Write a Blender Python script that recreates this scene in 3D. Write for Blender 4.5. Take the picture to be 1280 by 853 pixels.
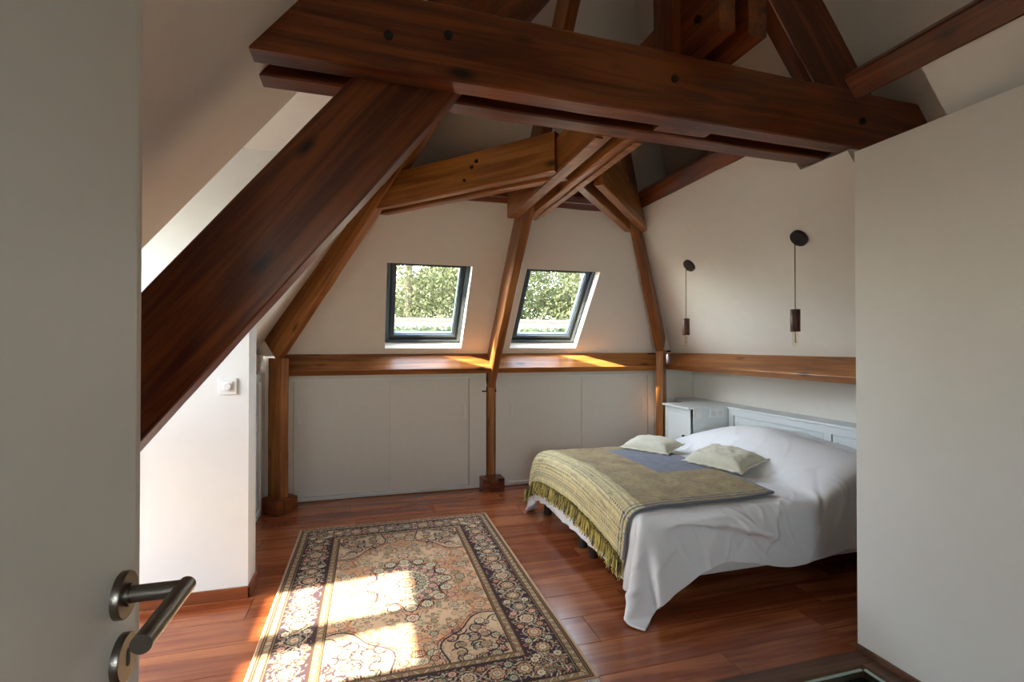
import bpy, bmesh, math, random
import numpy as np
from mathutils import Vector, Matrix

for o in list(bpy.data.objects):
    bpy.data.objects.remove(o, do_unlink=True)
SC = bpy.context.scene
COL = SC.collection
rnd = random.Random(7)

# ------------------------------------------------------------------ camera
EYE = 1.35
FPX = 620.0
YAW = math.atan(178 / FPX)
PIT = math.atan(5.5 / FPX)
cam = bpy.data.cameras.new('camera')
cam.sensor_width = 36
cam.lens = FPX / 1280 * 36
cam.clip_start = 0.02
cam.clip_end = 300
camo = bpy.data.objects.new('camera', cam)
COL.objects.link(camo)
camo.location = (0, 0, EYE)
camo.rotation_euler = (math.pi / 2 + PIT, 0, -YAW)
SC.camera = camo

# ------------------------------------------------------------------ world, sun, exposure
SUN_TRAVEL = Vector((1.0, 0.13, -0.85)).normalized()
w = bpy.data.worlds.new('sky_world')
SC.world = w
w.use_nodes = True
wn = w.node_tree
wn.nodes.clear()
sky = wn.nodes.new('ShaderNodeTexSky')
sky.sky_type = 'NISHITA'
sky.sun_disc = False
sky.sun_elevation = math.radians(40)
sky.sun_rotation = math.radians(262.5)
sky.altitude = 100
sky.dust_density = 0.6
bg = wn.nodes.new('ShaderNodeBackground')
bg.inputs['Strength'].default_value = 1.9
wo = wn.nodes.new('ShaderNodeOutputWorld')
hs = wn.nodes.new('ShaderNodeHueSaturation')
hs.inputs['Saturation'].default_value = 0.48
wn.links.new(sky.outputs[0], hs.inputs['Color'])
wn.links.new(hs.outputs[0], bg.inputs[0])
wn.links.new(bg.outputs[0], wo.inputs[0])

sl = bpy.data.lights.new('sun', 'SUN')
sl.energy = 17.0
sl.angle = math.radians(1.4)
sl.color = (1.0, 0.90, 0.76)
so = bpy.data.objects.new('sun', sl)
COL.objects.link(so)
so.location = (-10, 0, 10)
so.rotation_euler = SUN_TRAVEL.to_track_quat('-Z', 'Y').to_euler()

SC.view_settings.view_transform = 'Standard'
SC.view_settings.look = 'None'
SC.view_settings.gamma = 1.0
SC.view_settings.use_curve_mapping = False
SC.view_settings.exposure = 1.7


def portal(name, loc, rot, sx, sy):
    l = bpy.data.lights.new(name, 'AREA')
    l.shape = 'RECTANGLE'
    l.size = sx
    l.size_y = sy
    l.cycles.is_portal = True
    o = bpy.data.objects.new(name, l)
    COL.objects.link(o)
    o.location = loc
    o.rotation_euler = rot
    return o


# ------------------------------------------------------------------ materials
def srgb(r, g, b):
    f = lambda c: (c / 255 / 12.92) if c / 255 <= 0.04045 else ((c / 255 + 0.055) / 1.055) ** 2.4
    return (f(r), f(g), f(b), 1)


def new_mat(name):
    m = bpy.data.materials.new(name)
    m.use_nodes = True
    nt = m.node_tree
    b = nt.nodes['Principled BSDF']
    return m, nt, b


def nd(nt, typ, **kw):
    n = nt.nodes.new(typ)
    for k, v in kw.items():
        if k.startswith('i_'):
            n.inputs[k[2:].replace('_', ' ')].default_value = v
        else:
            setattr(n, k, v)
    return n


def ramp(nt, stops):
    r = nt.nodes.new('ShaderNodeValToRGB')
    while len(r.color_ramp.elements) < len(stops):
        r.color_ramp.elements.new(0.5)
    for e, (p, c) in zip(r.color_ramp.elements, stops):
        e.position = p
        e.color = c
    return r


def plain(name, col, rough=0.6, metal=0.0, bump=0.0, bscale=60, var=0.06, spec=0.5):
    m, nt, b = new_mat(name)
    tc = nd(nt, 'ShaderNodeTexCoord')
    no = nd(nt, 'ShaderNodeTexNoise', i_Scale=bscale * 0.12, i_Detail=4.0)
    nt.links.new(tc.outputs['Object'], no.inputs['Vector'])
    c2 = tuple(c * (1 - var) for c in col[:3]) + (1,)
    rp = ramp(nt, [(0.3, c2), (0.7, col)])
    nt.links.new(no.outputs[0], rp.inputs[0])
    nt.links.new(rp.outputs[0], b.inputs['Base Color'])
    b.inputs['Roughness'].default_value = rough
    b.inputs['Metallic'].default_value = metal
    b.inputs['Specular IOR Level'].default_value = spec
    if bump:
        n2 = nd(nt, 'ShaderNodeTexNoise', i_Scale=float(bscale), i_Detail=3.0)
        nt.links.new(tc.outputs['Object'], n2.inputs['Vector'])
        bp = nd(nt, 'ShaderNodeBump', i_Strength=bump, i_Distance=0.002)
        nt.links.new(n2.outputs[0], bp.inputs['Height'])
        nt.links.new(bp.outputs[0], b.inputs['Normal'])
    return m


def wood(name, dark, mid, light, rough=0.4, sy=16.0, sx=1.0, bump=0.5, knots=True, coat=0.0):
    """grain runs along the object's local X axis"""
    m, nt, b = new_mat(name)
    L = nt.links.new
    tc = nd(nt, 'ShaderNodeTexCoord')
    oi = nd(nt, 'ShaderNodeObjectInfo')
    off = nd(nt, 'ShaderNodeVectorMath', operation='SCALE')
    off.inputs[0].default_value = (7.3, 3.1, 5.7)
    L(oi.outputs['Random'], off.inputs['Scale'])
    add = nd(nt, 'ShaderNodeVectorMath', operation='ADD')
    L(tc.outputs['Object'], add.inputs[0])
    L(off.outputs[0], add.inputs[1])
    mp = nd(nt, 'ShaderNodeMapping')
    mp.inputs['Scale'].default_value = (sx, sy, sy)
    L(add.outputs[0], mp.inputs['Vector'])
    n1 = nd(nt, 'ShaderNodeTexNoise', i_Scale=1.0, i_Detail=9.0, i_Roughness=0.65, i_Distortion=0.9)
    L(mp.outputs[0], n1.inputs['Vector'])
    mp2 = nd(nt, 'ShaderNodeMapping')
    mp2.inputs['Scale'].default_value = (sx * 2.5, sy * 7, sy * 7)
    L(add.outputs[0], mp2.inputs['Vector'])
    n2 = nd(nt, 'ShaderNodeTexNoise', i_Scale=1.0, i_Detail=5.0, i_Roughness=0.7, i_Distortion=0.3)
    L(mp2.outputs[0], n2.inputs['Vector'])
    n3 = nd(nt, 'ShaderNodeTexNoise', i_Scale=1.7, i_Detail=3.0)
    L(add.outputs[0], n3.inputs['Vector'])
    m1 = nd(nt, 'ShaderNodeMath', operation='MULTIPLY_ADD')
    L(n2.outputs[0], m1.inputs[0])
    m1.inputs[1].default_value = 0.35
    L(n1.outputs[0], m1.inputs[2])
    m2 = nd(nt, 'ShaderNodeMath', operation='MULTIPLY_ADD')
    L(n3.outputs[0], m2.inputs[0])
    m2.inputs[1].default_value = 0.30
    L(m1.outputs[0], m2.inputs[2])
    m3 = nd(nt, 'ShaderNodeMath', operation='MULTIPLY_ADD')
    L(oi.outputs['Random'], m3.inputs[0])
    m3.inputs[1].default_value = 0.10
    L(m2.outputs[0], m3.inputs[2])
    rp = ramp(nt, [(0.55, dark), (0.82, mid), (1.08 if False else 1.0, light)])
    L(m3.outputs[0], rp.inputs[0])
    col = rp.outputs[0]
    if knots:
        mk = nd(nt, 'ShaderNodeMapping')
        mk.inputs['Scale'].default_value = (2.2, 6.0, 6.0)
        L(add.outputs[0], mk.inputs['Vector'])
        vo = nd(nt, 'ShaderNodeTexVoronoi', i_Scale=1.0)
        L(mk.outputs[0], vo.inputs['Vector'])
        kr = ramp(nt, [(0.05, (0, 0, 0, 1)), (0.16, (1, 1, 1, 1))])
        L(vo.outputs['Distance'], kr.inputs[0])
        mx = nd(nt, 'ShaderNodeMix', data_type='RGBA')
        L(kr.outputs[0], mx.inputs['Factor'])
        mx.inputs['A'].default_value = tuple(c * 0.35 for c in dark[:3]) + (1,)
        L(col, mx.inputs['B'])
        col = mx.outputs['Result']
    L(col, b.inputs['Base Color'])
    b.inputs['Roughness'].default_value = rough
    b.inputs['Coat Weight'].default_value = coat
    b.inputs['Coat Roughness'].default_value = 0.15
    if bump:
        bp = nd(nt, 'ShaderNodeBump', i_Strength=bump, i_Distance=0.003)
        L(m1.outputs[0], bp.inputs['Height'])
        L(bp.outputs[0], b.inputs['Normal'])
    return m


def attr_mat(name, rough=0.9, bump=0.3, bscale=500, sheen=0.0):
    m, nt, b = new_mat(name)
    a = nd(nt, 'ShaderNodeAttribute', attribute_name='pattern')
    tc = nd(nt, 'ShaderNodeTexCoord')
    no = nd(nt, 'ShaderNodeTexNoise', i_Scale=float(bscale), i_Detail=2.0)
    nt.links.new(tc.outputs['Object'], no.inputs['Vector'])
    rp = ramp(nt, [(0.25, (0.7, 0.7, 0.7, 1)), (0.75, (1.1, 1.1, 1.1, 1))])
    nt.links.new(no.outputs[0], rp.inputs[0])
    mx = nd(nt, 'ShaderNodeMix', data_type='RGBA', blend_type='MULTIPLY')
    mx.inputs['Factor'].default_value = 1.0
    nt.links.new(a.outputs['Color'], mx.inputs['A'])
    nt.links.new(rp.outputs[0], mx.inputs['B'])
    nt.links.new(mx.outputs['Result'], b.inputs['Base Color'])
    b.inputs['Roughness'].default_value = rough
    b.inputs['Specular IOR Level'].default_value = 0.15
    b.inputs['Sheen Weight'].default_value = sheen
    bp = nd(nt, 'ShaderNodeBump', i_Strength=bump, i_Distance=0.002)
    nt.links.new(no.outputs[0], bp.inputs['Height'])
    nt.links.new(bp.outputs[0], b.inputs['Normal'])
    return m


def glass_mat(name, tint=(1, 1, 1, 1), fac=1.0):
    m = bpy.data.materials.new(name)
    m.use_nodes = True
    nt = m.node_tree
    nt.nodes.clear()
    out = nd(nt, 'ShaderNodeOutputMaterial')
    tr = nd(nt, 'ShaderNodeBsdfTransparent')
    tr.inputs[0].default_value = tint
    gl = nd(nt, 'ShaderNodeBsdfGlossy', i_Roughness=0.02)
    lw = nd(nt, 'ShaderNodeLayerWeight', i_Blend=0.5)
    pw_ = nd(nt, 'ShaderNodeMath', operation='POWER')
    nt.links.new(lw.outputs['Facing'], pw_.inputs[0])
    pw_.inputs[1].default_value = 5.0
    fr = nd(nt, 'ShaderNodeMath', operation='MULTIPLY_ADD')
    nt.links.new(pw_.outputs[0], fr.inputs[0])
    fr.inputs[1].default_value = 0.75
    fr.inputs[2].default_value = 0.035
    mx = nd(nt, 'ShaderNodeMixShader')
    nt.links.new(fr.outputs[0], mx.inputs[0])
    nt.links.new(tr.outputs[0], mx.inputs[1])
    nt.links.new(gl.outputs[0], mx.inputs[2])
    nt.links.new(mx.outputs[0], out.inputs[0])
    return m


def leaf_mat(name, c1, c2):
    m = bpy.data.materials.new(name)
    m.use_nodes = True
    nt = m.node_tree
    nt.nodes.clear()
    out = nd(nt, 'ShaderNodeOutputMaterial')
    geo = nd(nt, 'ShaderNodeNewGeometry')
    rp = ramp(nt, [(0.0, c1), (1.0, c2)])
    nt.links.new(geo.outputs['Random Per Island'], rp.inputs[0])
    d = nd(nt, 'ShaderNodeBsdfDiffuse')
    t = nd(nt, 'ShaderNodeBsdfTranslucent')
    nt.links.new(rp.outputs[0], d.inputs[0])
    nt.links.new(rp.outputs[0], t.inputs[0])
    mx = nd(nt, 'ShaderNodeMixShader')
    mx.inputs[0].default_value = 0.4
    nt.links.new(d.outputs[0], mx.inputs[1])
    nt.links.new(t.outputs[0], mx.inputs[2])
    nt.links.new(mx.outputs[0], out.inputs[0])
    return m


MAT = {}
MAT['wall'] = plain('wall_paint', (0.80, 0.755, 0.68, 1), 0.85, bump=0.12, bscale=90, var=0.03, spec=0.2)
MAT['white'] = plain('white_paint', (0.80, 0.80, 0.77, 1), 0.45, bump=0.05, bscale=120, var=0.02)
MAT['cream_panel'] = plain('cream_panel', (0.74, 0.72, 0.65, 1), 0.5, bump=0.10, bscale=150, var=0.03)
MAT['door'] = plain('door_paint', (0.70, 0.68, 0.62, 1), 0.5, bump=0.06, bscale=160, var=0.02)
MAT['partition'] = plain('partition_paint', (0.76, 0.74, 0.68, 1), 0.7, bump=0.06, bscale=120, var=0.02, spec=0.3)
MAT['beam'] = wood('stained_timber', (0.022, 0.0038, 0.0009, 1), (0.098, 0.0185, 0.0034, 1), (0.22, 0.055, 0.010, 1), 0.33, sy=15, sx=0.9, bump=0.5)
MAT['lit'] = wood('lit_timber', (0.085, 0.024, 0.0055, 1), (0.24, 0.080, 0.016, 1), (0.42, 0.165, 0.038, 1), 0.34, sy=15, sx=0.9, bump=0.45)  # same stained timber, colour lightened for the stronger light on the rear beams
MAT['floor'] = wood('red_floorboard', (0.110, 0.021, 0.0065, 1), (0.235, 0.055, 0.017, 1), (0.38, 0.115, 0.036, 1), 0.22, sy=11, sx=0.8, bump=0.12, knots=False, coat=0.15)
MAT['base'] = wood('skirting_wood', (0.10, 0.024, 0.008, 1), (0.20, 0.055, 0.018, 1), (0.28, 0.085, 0.030, 1), 0.35, sy=14, sx=0.9, bump=0.2, knots=False)
MAT['trimdark'] = wood('dark_edging', (0.05, 0.022, 0.012, 1), (0.10, 0.045, 0.024, 1), (0.16, 0.075, 0.04, 1), 0.35, sy=12, sx=0.9, bump=0.2, knots=False)
MAT['subfloor'] = plain('subfloor', (0.03, 0.012, 0.006, 1), 0.9)
MAT['frame'] = plain('anthracite_frame', (0.036, 0.058, 0.072, 1), 0.35, var=0.1)
MAT['glass'] = glass_mat('clear_glass', (0.97, 0.99, 0.98, 1))
MAT['stairglass'] = glass_mat('stair_glass', (0.80, 0.90, 0.86, 1))
MAT['metal'] = plain('brushed_metal', (0.21, 0.185, 0.15, 1), 0.34, metal=1.0, bump=0.1, bscale=400, var=0.12)
MAT['iron'] = plain('black_iron', (0.012, 0.011, 0.010, 1), 0.6, metal=0.3)
MAT['blackplastic'] = plain('black_metal', (0.010, 0.010, 0.010, 1), 0.4)
MAT['walnut'] = wood('walnut', (0.030, 0.010, 0.007, 1), (0.075, 0.022, 0.014, 1), (0.12, 0.04, 0.022, 1), 0.4, sy=40, sx=40, bump=0.1, knots=False)
MAT['cord'] = plain('braided_cord', (0.16, 0.12, 0.07, 1), 0.8, bump=0.3, bscale=900, var=0.5)
MAT['bulb'] = glass_mat('bulb_glass', (0.95, 0.92, 0.86, 1))
MAT['brass'] = plain('brass', (0.55, 0.40, 0.20, 1), 0.3, metal=1.0)
MAT['plastic'] = plain('switch_plastic', (0.82, 0.82, 0.80, 1), 0.3, var=0.01)
MAT['furniture'] = plain('furniture_white', (0.74, 0.775, 0.76, 1), 0.4, bump=0.04, bscale=120, var=0.02)
MAT['gap'] = plain('shadow_gap', (0.06, 0.06, 0.055, 1), 0.8)
MAT['linen'] = plain('white_linen', (0.86, 0.85, 0.84, 1), 0.9, bump=0.15, bscale=250, var=0.02, spec=0.1)
MAT['basefabric'] = plain('bed_base_fabric', (0.70, 0.68, 0.64, 1), 0.95, bump=0.1, bscale=300)
MAT['cushion'] = plain('cream_cotton', (0.70, 0.665, 0.53, 1), 0.95, bump=0.3, bscale=350, var=0.08, spec=0.1)
MAT['bedleg'] = plain('dark_brown_leg', (0.035, 0.022, 0.016, 1), 0.45)
MAT['binding'] = plain('grey_binding', (0.16, 0.165, 0.185, 1), 0.7, bump=0.2, bscale=300)
MAT['ruged'] = plain('rug_edge_wool', (0.52, 0.36, 0.22, 1), 0.95, bump=0.3, bscale=300, var=0.15)
MAT['fringe_white'] = plain('rug_fringe_cotton', (0.72, 0.66, 0.54, 1), 0.95, bump=0.3, bscale=300)
MAT['rug'] = attr_mat('rug_pile', 0.95, 0.5, 420)
MAT['throw'] = attr_mat('woven_throw', 0.85, 0.4, 380, 0.1)
MAT['fringe'] = attr_mat('throw_fringe', 0.9, 0.2, 300)
MAT['bark'] = plain('bark', (0.10, 0.075, 0.05, 1), 0.95, bump=0.8, bscale=20, var=0.4)
MAT['leafA'] = leaf_mat('leaf_yellow_green', (0.040, 0.047, 0.018, 1), (0.150, 0.152, 0.080, 1))
MAT['leafB'] = leaf_mat('leaf_mid_green', (0.026, 0.036, 0.015, 1), (0.105, 0.115, 0.058, 1))
MAT['hedge'] = leaf_mat('hedge_green', (0.02, 0.03, 0.013, 1), (0.07, 0.085, 0.045, 1))
MAT['grass'] = plain('meadow', (0.30, 0.28, 0.20, 1), 0.95, var=0.3)
MAT['render'] = plain('pale_render', (0.036, 0.030, 0.026, 1), 0.9, var=0.1)
MAT['tile'] = plain('terracotta', (0.075, 0.034, 0.023, 1), 0.85, var=0.3, bump=0.3, bscale=30)
MAT['extwall'] = plain('outside_render', (0.6, 0.57, 0.5, 1), 0.9)


# ------------------------------------------------------------------ helpers
def link(o):
    COL.objects.link(o)
    return o


def mesh_obj(name, verts, faces, mat, parent=None, smooth=False):
    me = bpy.data.meshes.new(name)
    me.from_pydata([tuple(v) for v in verts], [], [tuple(f) for f in faces])
    me.validate()
    bm = bmesh.new()
    bm.from_mesh(me)
    bmesh.ops.recalc_face_normals(bm, faces=bm.faces)
    bm.to_mesh(me)
    bm.free()
    if smooth:
        for p in me.polygons:
            p.use_smooth = True
    me.materials.append(mat if not isinstance(mat, str) else MAT[mat])
    o = link(bpy.data.objects.new(name, me))
    if parent:
        put(o, parent)
    return o


def put(o, parent):
    """parent while keeping the world placement (parents carry a matrix_basis only)"""
    pm = world_m(parent)
    o.parent = parent
    o.matrix_basis = pm.inverted() @ o.matrix_basis


def world_m(o):
    m = o.matrix_basis.copy()
    while o.parent:
        o = o.parent
        m = o.matrix_basis @ m
    return m


def tag(o, label=None, cat=None, group=None, kind=None):
    if label:
        o['label'] = label
    if cat:
        o['category'] = cat
    if group:
        o['group'] = group
    if kind:
        o['kind'] = kind
    return o


def empty(name, loc, label=None, cat=None, group=None, kind=None):
    o = link(bpy.data.objects.new(name, None))
    o.empty_display_size = 0.05
    o.matrix_basis = Matrix.Translation(loc)
    return tag(o, label, cat, group, kind)


def struct(o):
    o['kind'] = 'structure'
    return o


def slab(name, pts, thick, mat, parent=None):
    """polygon extruded by a vector: real thickness"""
    t = Vector(thick)
    a = [Vector(p) for p in pts]
    n = len(a)
    v = a + [p + t for p in a]
    f = [list(range(n)), list(range(n, 2 * n))[::-1]]
    f += [[i, (i + 1) % n, (i + 1) % n + n, i + n] for i in range(n)]
    return mesh_obj(name, v, f, mat, parent)


def boxv(x0, x1, y0, y1, z0, z1):
    v = [(x, y, z) for z in (z0, z1) for (x, y) in ((x0, y0), (x1, y0), (x1, y1), (x0, y1))]
    f = [(0, 3, 2, 1), (4, 5, 6, 7), (0, 1, 5, 4), (1, 2, 6, 5), (2, 3, 7, 6), (3, 0, 4, 7)]
    return v, f


def bevbox(name, x0, x1, y0, y1, z0, z1, mat, parent=None, bev=0.004, seg=2, rot=None, origin=None):
    """bevelled box; its object origin sits at its centre (or at origin)"""
    c = Vector(((x0 + x1) / 2, (y0 + y1) / 2, (z0 + z1) / 2)) if origin is None else Vector(origin)
    v, f = boxv(x0 - c.x, x1 - c.x, y0 - c.y, y1 - c.y, z0 - c.z, z1 - c.z)
    me = bpy.data.meshes.new(name)
    me.from_pydata(v, [], f)
    bm = bmesh.new()
    bm.from_mesh(me)
    if bev:
        bmesh.ops.bevel(bm, geom=list(bm.edges), offset=bev, segments=seg, affect='EDGES', profile=0.6)
    bmesh.ops.recalc_face_normals(bm, faces=bm.faces)
    bm.to_mesh(me)
    bm.free()
    me.materials.append(MAT[mat] if isinstance(mat, str) else mat)
    o = link(bpy.data.objects.new(name, me))
    o.matrix_basis = Matrix.Translation(c) @ (rot.to_4x4() if rot else Matrix.Identity(4))
    if parent:
        put(o, parent)
    return o


def multi(name, boxes, mat, parent=None):
    V, F = [], []
    for b in boxes:
        v, f = boxv(*b)
        n = len(V)
        V += v
        F += [[i + n for i in q] for q in f]
    return mesh_obj(name, V, F, mat, parent)


def basis(p0, p1, up):
    x = (Vector(p1) - Vector(p0)).normalized()
    z = Vector(up)
    z = (z - x * z.dot(x)).normalized()
    y = z.cross(x)
    return Matrix((x, y, z)).transposed()


def beam(name, p0, p1, wid, dep, up, mat='beam', parent=None, jit=0.003, bev=0.007, cut0=0.0, cut1=0.0):
    """timber whose centre line runs p0-p1; local X along the grain, local Z towards up.
    cut0/cut1: slant of the end faces (shift of the top relative to the bottom)"""
    p0 = Vector(p0)
    p1 = Vector(p1)
    L = (p1 - p0).length
    R = basis(p0, p1, up)
    n = max(4, int(L / 0.16))
    r = random.Random(sum(ord(c) for c in name) + int(L * 1000) + int(p0.x * 531) + int(p0.y * 77))
    a, b, c = wid / 2, dep / 2, bev
    prof = [(-a + c, -b), (a - c, -b), (a, -b + c), (a, b - c), (a - c, b), (-a + c, b), (-a, b - c), (-a, -b + c)]
    V, F = [], []
    for i in range(n + 1):
        t = i / n
        jy, jz = r.uniform(-jit, jit), r.uniform(-jit, jit)
        for (y, z) in prof:
            k = z / b
            x = -L / 2 + t * L
            if i == 0:
                x += cut0 * k / 2
            if i == n:
                x += cut1 * k / 2
            V.append((x, y + jy * 0.5 + r.uniform(-jit, jit) * 0.35, z + jz * 0.5 + r.uniform(-jit, jit) * 0.35))
    for i in range(n):
        for j in range(8):
            k = (j + 1) % 8
            F.append((i * 8 + j, i * 8 + k, i * 8 + 8 + k, i * 8 + 8 + j))
    F.append(tuple(range(8)))
    F.append(tuple(n * 8 + j for j in range(8)))
    o = mesh_obj(name, V, F, mat)
    o.matrix_basis = Matrix.Translation((p0 + p1) / 2) @ R.to_4x4()
    if parent:
        put(o, parent)
    return o


def tube(name, pts, rad, mat, parent=None, n=12, caps=True, smooth=True):
    """round bar through points; rad a number or a list"""
    P = [Vector(p) for p in pts]
    rads = rad if isinstance(rad, (list, tuple)) else [rad] * len(P)
    V, F = [], []
    ref = Vector((0, 0, 1))
    d0 = (P[1] - P[0]).normalized()
    if abs(d0.dot(ref)) > 0.9:
        ref = Vector((1, 0, 0))
    for i, p in enumerate(P):
        if i == 0:
            d = P[1] - P[0]
        elif i == len(P) - 1:
            d = P[-1] - P[-2]
        else:
            d = (P[i + 1] - P[i]).normalized() + (P[i] - P[i - 1]).normalized()
        d.normalize()
        a = (ref - d * ref.dot(d)).normalized()
        b = d.cross(a)
        for k in range(n):
            t = 2 * math.pi * k / n
            V.append(p + (a * math.cos(t) + b * math.sin(t)) * rads[i])
    for i in range(len(P) - 1):
        for k in range(n):
            q = (k + 1) % n
            F.append((i * n + k, i * n + q, i * n + n + q, i * n + n + k))
    if caps:
        F.append(tuple(range(n)))
        F.append(tuple((len(P) - 1) * n + k for k in range(n)))
    o = mesh_obj(name, V, F, mat, None, smooth)
    if smooth:
        es = o.modifiers.new('split', 'EDGE_SPLIT')
        es.split_angle = math.radians(35)
    if parent:
        put(o, parent)
    return o


def lathe(name, prof, mat, M4, parent=None, n=28):
    """profile [(r,z)] turned round local Z, placed by matrix M4"""
    V, F = [], []
    for (r, z) in prof:
        for k in range(n):
            t = 2 * math.pi * k / n
            V.append((r * math.cos(t), r * math.sin(t), z))
    for i in range(len(prof) - 1):
        for k in range(n):
            q = (k + 1) % n
            F.append((i * n + k, i * n + q, i * n + n + q, i * n + n + k))
    F.append(tuple(range(n)))
    F.append(tuple((len(prof) - 1) * n + k for k in range(n)))
    o = mesh_obj(name, V, F, mat, None, True)
    es = o.modifiers.new('split', 'EDGE_SPLIT')
    es.split_angle = math.radians(35)
    o.matrix_basis = M4
    if parent:
        put(o, parent)
    return o


def to_axis(loc, axis):
    """matrix whose local Z points along axis"""
    return Matrix.Translation(loc) @ Vector(axis).to_track_quat('Z', 'Y').to_matrix().to_4x4()


# ------------------------------------------------------------------ roof geometry
K = math.tan(math.radians(51))
CA, SA = math.cos(math.radians(51)), math.sin(math.radians(51))
ZP = 1.272                       # top of the wall plates
XL, XR, YB = -0.935, 3.07, 4.60   # inner slopes at ZP
XLO, XRO, YBO = -1.22, 3.75, 5.05  # outer (rafter) slopes at ZP
ZTOP = 2.52
YN = -1.6
run = lambda z: (z - ZP) / K
RX = (XLO + XRO) / 2
RZ = ZP + (RX - XLO) * K
Y1 = 2.245                       # near cheek of the dormer
Y2 = 2.958                       # far cheek of the dormer
XW = -1.20                       # outside wall on the left
ZD = 2.41                        # dormer ceiling

# ---- hip end slope with two roof window openings
SK = [(0.13, 0.815), (1.285, 1.965)]
S0, S1 = (1.325 - ZP) / SA, (2.0 - ZP) / SA
es_ = Vector((0, -CA, SA))
no_ = Vector((0, SA, CA))
Ob = Vector((0, YB, ZP))


def slope_pt(x, s, d=0.0):
    return Ob + Vector((x, 0, 0)) + es_ * s + no_ * d


xs = [-1.0, SK[0][0], SK[0][1], SK[1][0], SK[1][1], 3.25]
ss = [-0.02, S0, S1, (ZTOP - ZP) / SA]
V, F = [], []
idx = {}
for d in (0, 1):
    for i, x in enumerate(xs):
        for j, s in enumerate(ss):
            idx[(d, i, j)] = len(V)
            V.append(slope_pt(x, s, 0.12 * d))
hole = lambda i, j: j == 1 and i in (1, 3)
for i in range(5):
    for j in range(3):
        if hole(i, j):
            continue
        for d in (0, 1):
            F.append([idx[(d, i, j)], idx[(d, i + 1, j)], idx[(d, i + 1, j + 1)], idx[(d, i, j + 1)]])
for i in (1, 3):
    for (p, q) in (((i, 1), (i + 1, 1)), ((i + 1, 1), (i + 1, 2)), ((i + 1, 2), (i, 2)), ((i, 2), (i, 1))):
        F.append([idx[(0,) + p], idx[(0,) + q], idx[(1,) + q], idx[(1,) + p]])
for (p, q) in (((0, 0), (5, 0)), ((5, 0), (5, 3)), ((5, 3), (0, 3)), ((0, 3), (0, 0))):
    F.append([idx[(0,) + p], idx[(0,) + q], idx[(1,) + q], idx[(1,) + p]])
wall_back = struct(mesh_obj('wall_back', V, F, 'wall'))

# ---- other inner slopes
YRN, YRF = 1.44, 2.14
for nm_r, ya_, yb_, yt_ in (('wall_right', YRF, YB + .03, YB - run(ZTOP) + .02), ('wall_right_near', YN, YRN, YRN)):
    struct(slab(nm_r, [(XR + .02, ya_, ZP - .025), (XR + .02, yb_, ZP - .025), (XR - run(ZTOP), yt_, ZTOP), (XR - run(ZTOP), ya_, ZTOP)],
                (0.12 * SA, 0, 0.12 * CA), 'wall'))
ZN = 2.300
struct(slab('wall_right_notch', [(XR + .02, 1.865, ZP - .025), (XR + .02, YRF, ZP - .025), (XR - run(ZN), YRF, ZN), (XR - run(ZN), 1.865, ZN)], (0.12 * SA, 0, 0.12 * CA), 'wall'))
struct(slab('wall_left', [(XL - .02, Y2 + .18, ZP - .025), (XL - .02, YB + .03, ZP - .025), (XL + run(ZTOP), YB - run(ZTOP) + .02, ZTOP), (XL + run(ZTOP), Y2 + .18, ZTOP)],
            (-0.12 * SA, 0, 0.12 * CA), 'wall'))

# ---- outer (rafter level) ceiling
nl, nr, nb = (-0.1 * SA, 0, 0.1 * CA), (0.1 * SA, 0, 0.1 * CA), (0, 0.1 * SA, 0.1 * CA)
YH = YBO - (RX - XLO)            # hip apex on the ridge
zc = 2.45
ceil = struct(slab('ceiling', [(XLO - .03, YN, ZP - .04), (XLO - .03, Y1, ZP - .04), (RX, Y1, RZ), (RX, YN, RZ)], nl, 'wall'))
struct(slab('ceiling_left_middle', [(XLO + run(ZD), Y1, ZD), (XLO + run(ZD), Y2, ZD), (RX, YH + .02, RZ), (RX, Y1, RZ)], nl, 'wall'))
struct(slab('ceiling_left_far', [(XLO + run(zc), Y2, zc), (XLO + run(zc), YBO - run(zc) + .05, zc), (RX, YH, RZ)], nl, 'wall'))
struct(slab('ceiling_right', [(XRO - run(zc), YN, zc), (XRO - run(zc), YBO - run(zc) + .05, zc), (RX, YH, RZ), (RX, YN, RZ)], nr, 'wall'))
struct(slab('ceiling_right_recess', [(XRO + .03, YRN - .3, ZP - .04), (XRO + .03, YRF + .3, ZP - .04), (XRO - run(zc), YRF + .3, zc), (XRO - run(zc), YRN - .3, zc)], nr, 'wall'))
for nm_r, y_, t_ in (('wall_right_end', YRF - .004, .05), ('wall_right_near_end', YRN + .004, -.05)):
    struct(slab(nm_r, [(XR + .09, y_, ZP - .04), (XRO + .03, y_, ZP - .04), (XRO - run(ZTOP), y_, ZTOP), (XR - run(ZTOP) + .07, y_, ZTOP)], (0, t_, 0), 'wall'))
struct(slab('ceiling_back', [(XLO + run(zc) - .05, YBO - run(zc), zc), (XRO - run(zc) + .05, YBO - run(zc), zc), (RX, YH, RZ)], nb, 'wall'))
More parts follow.
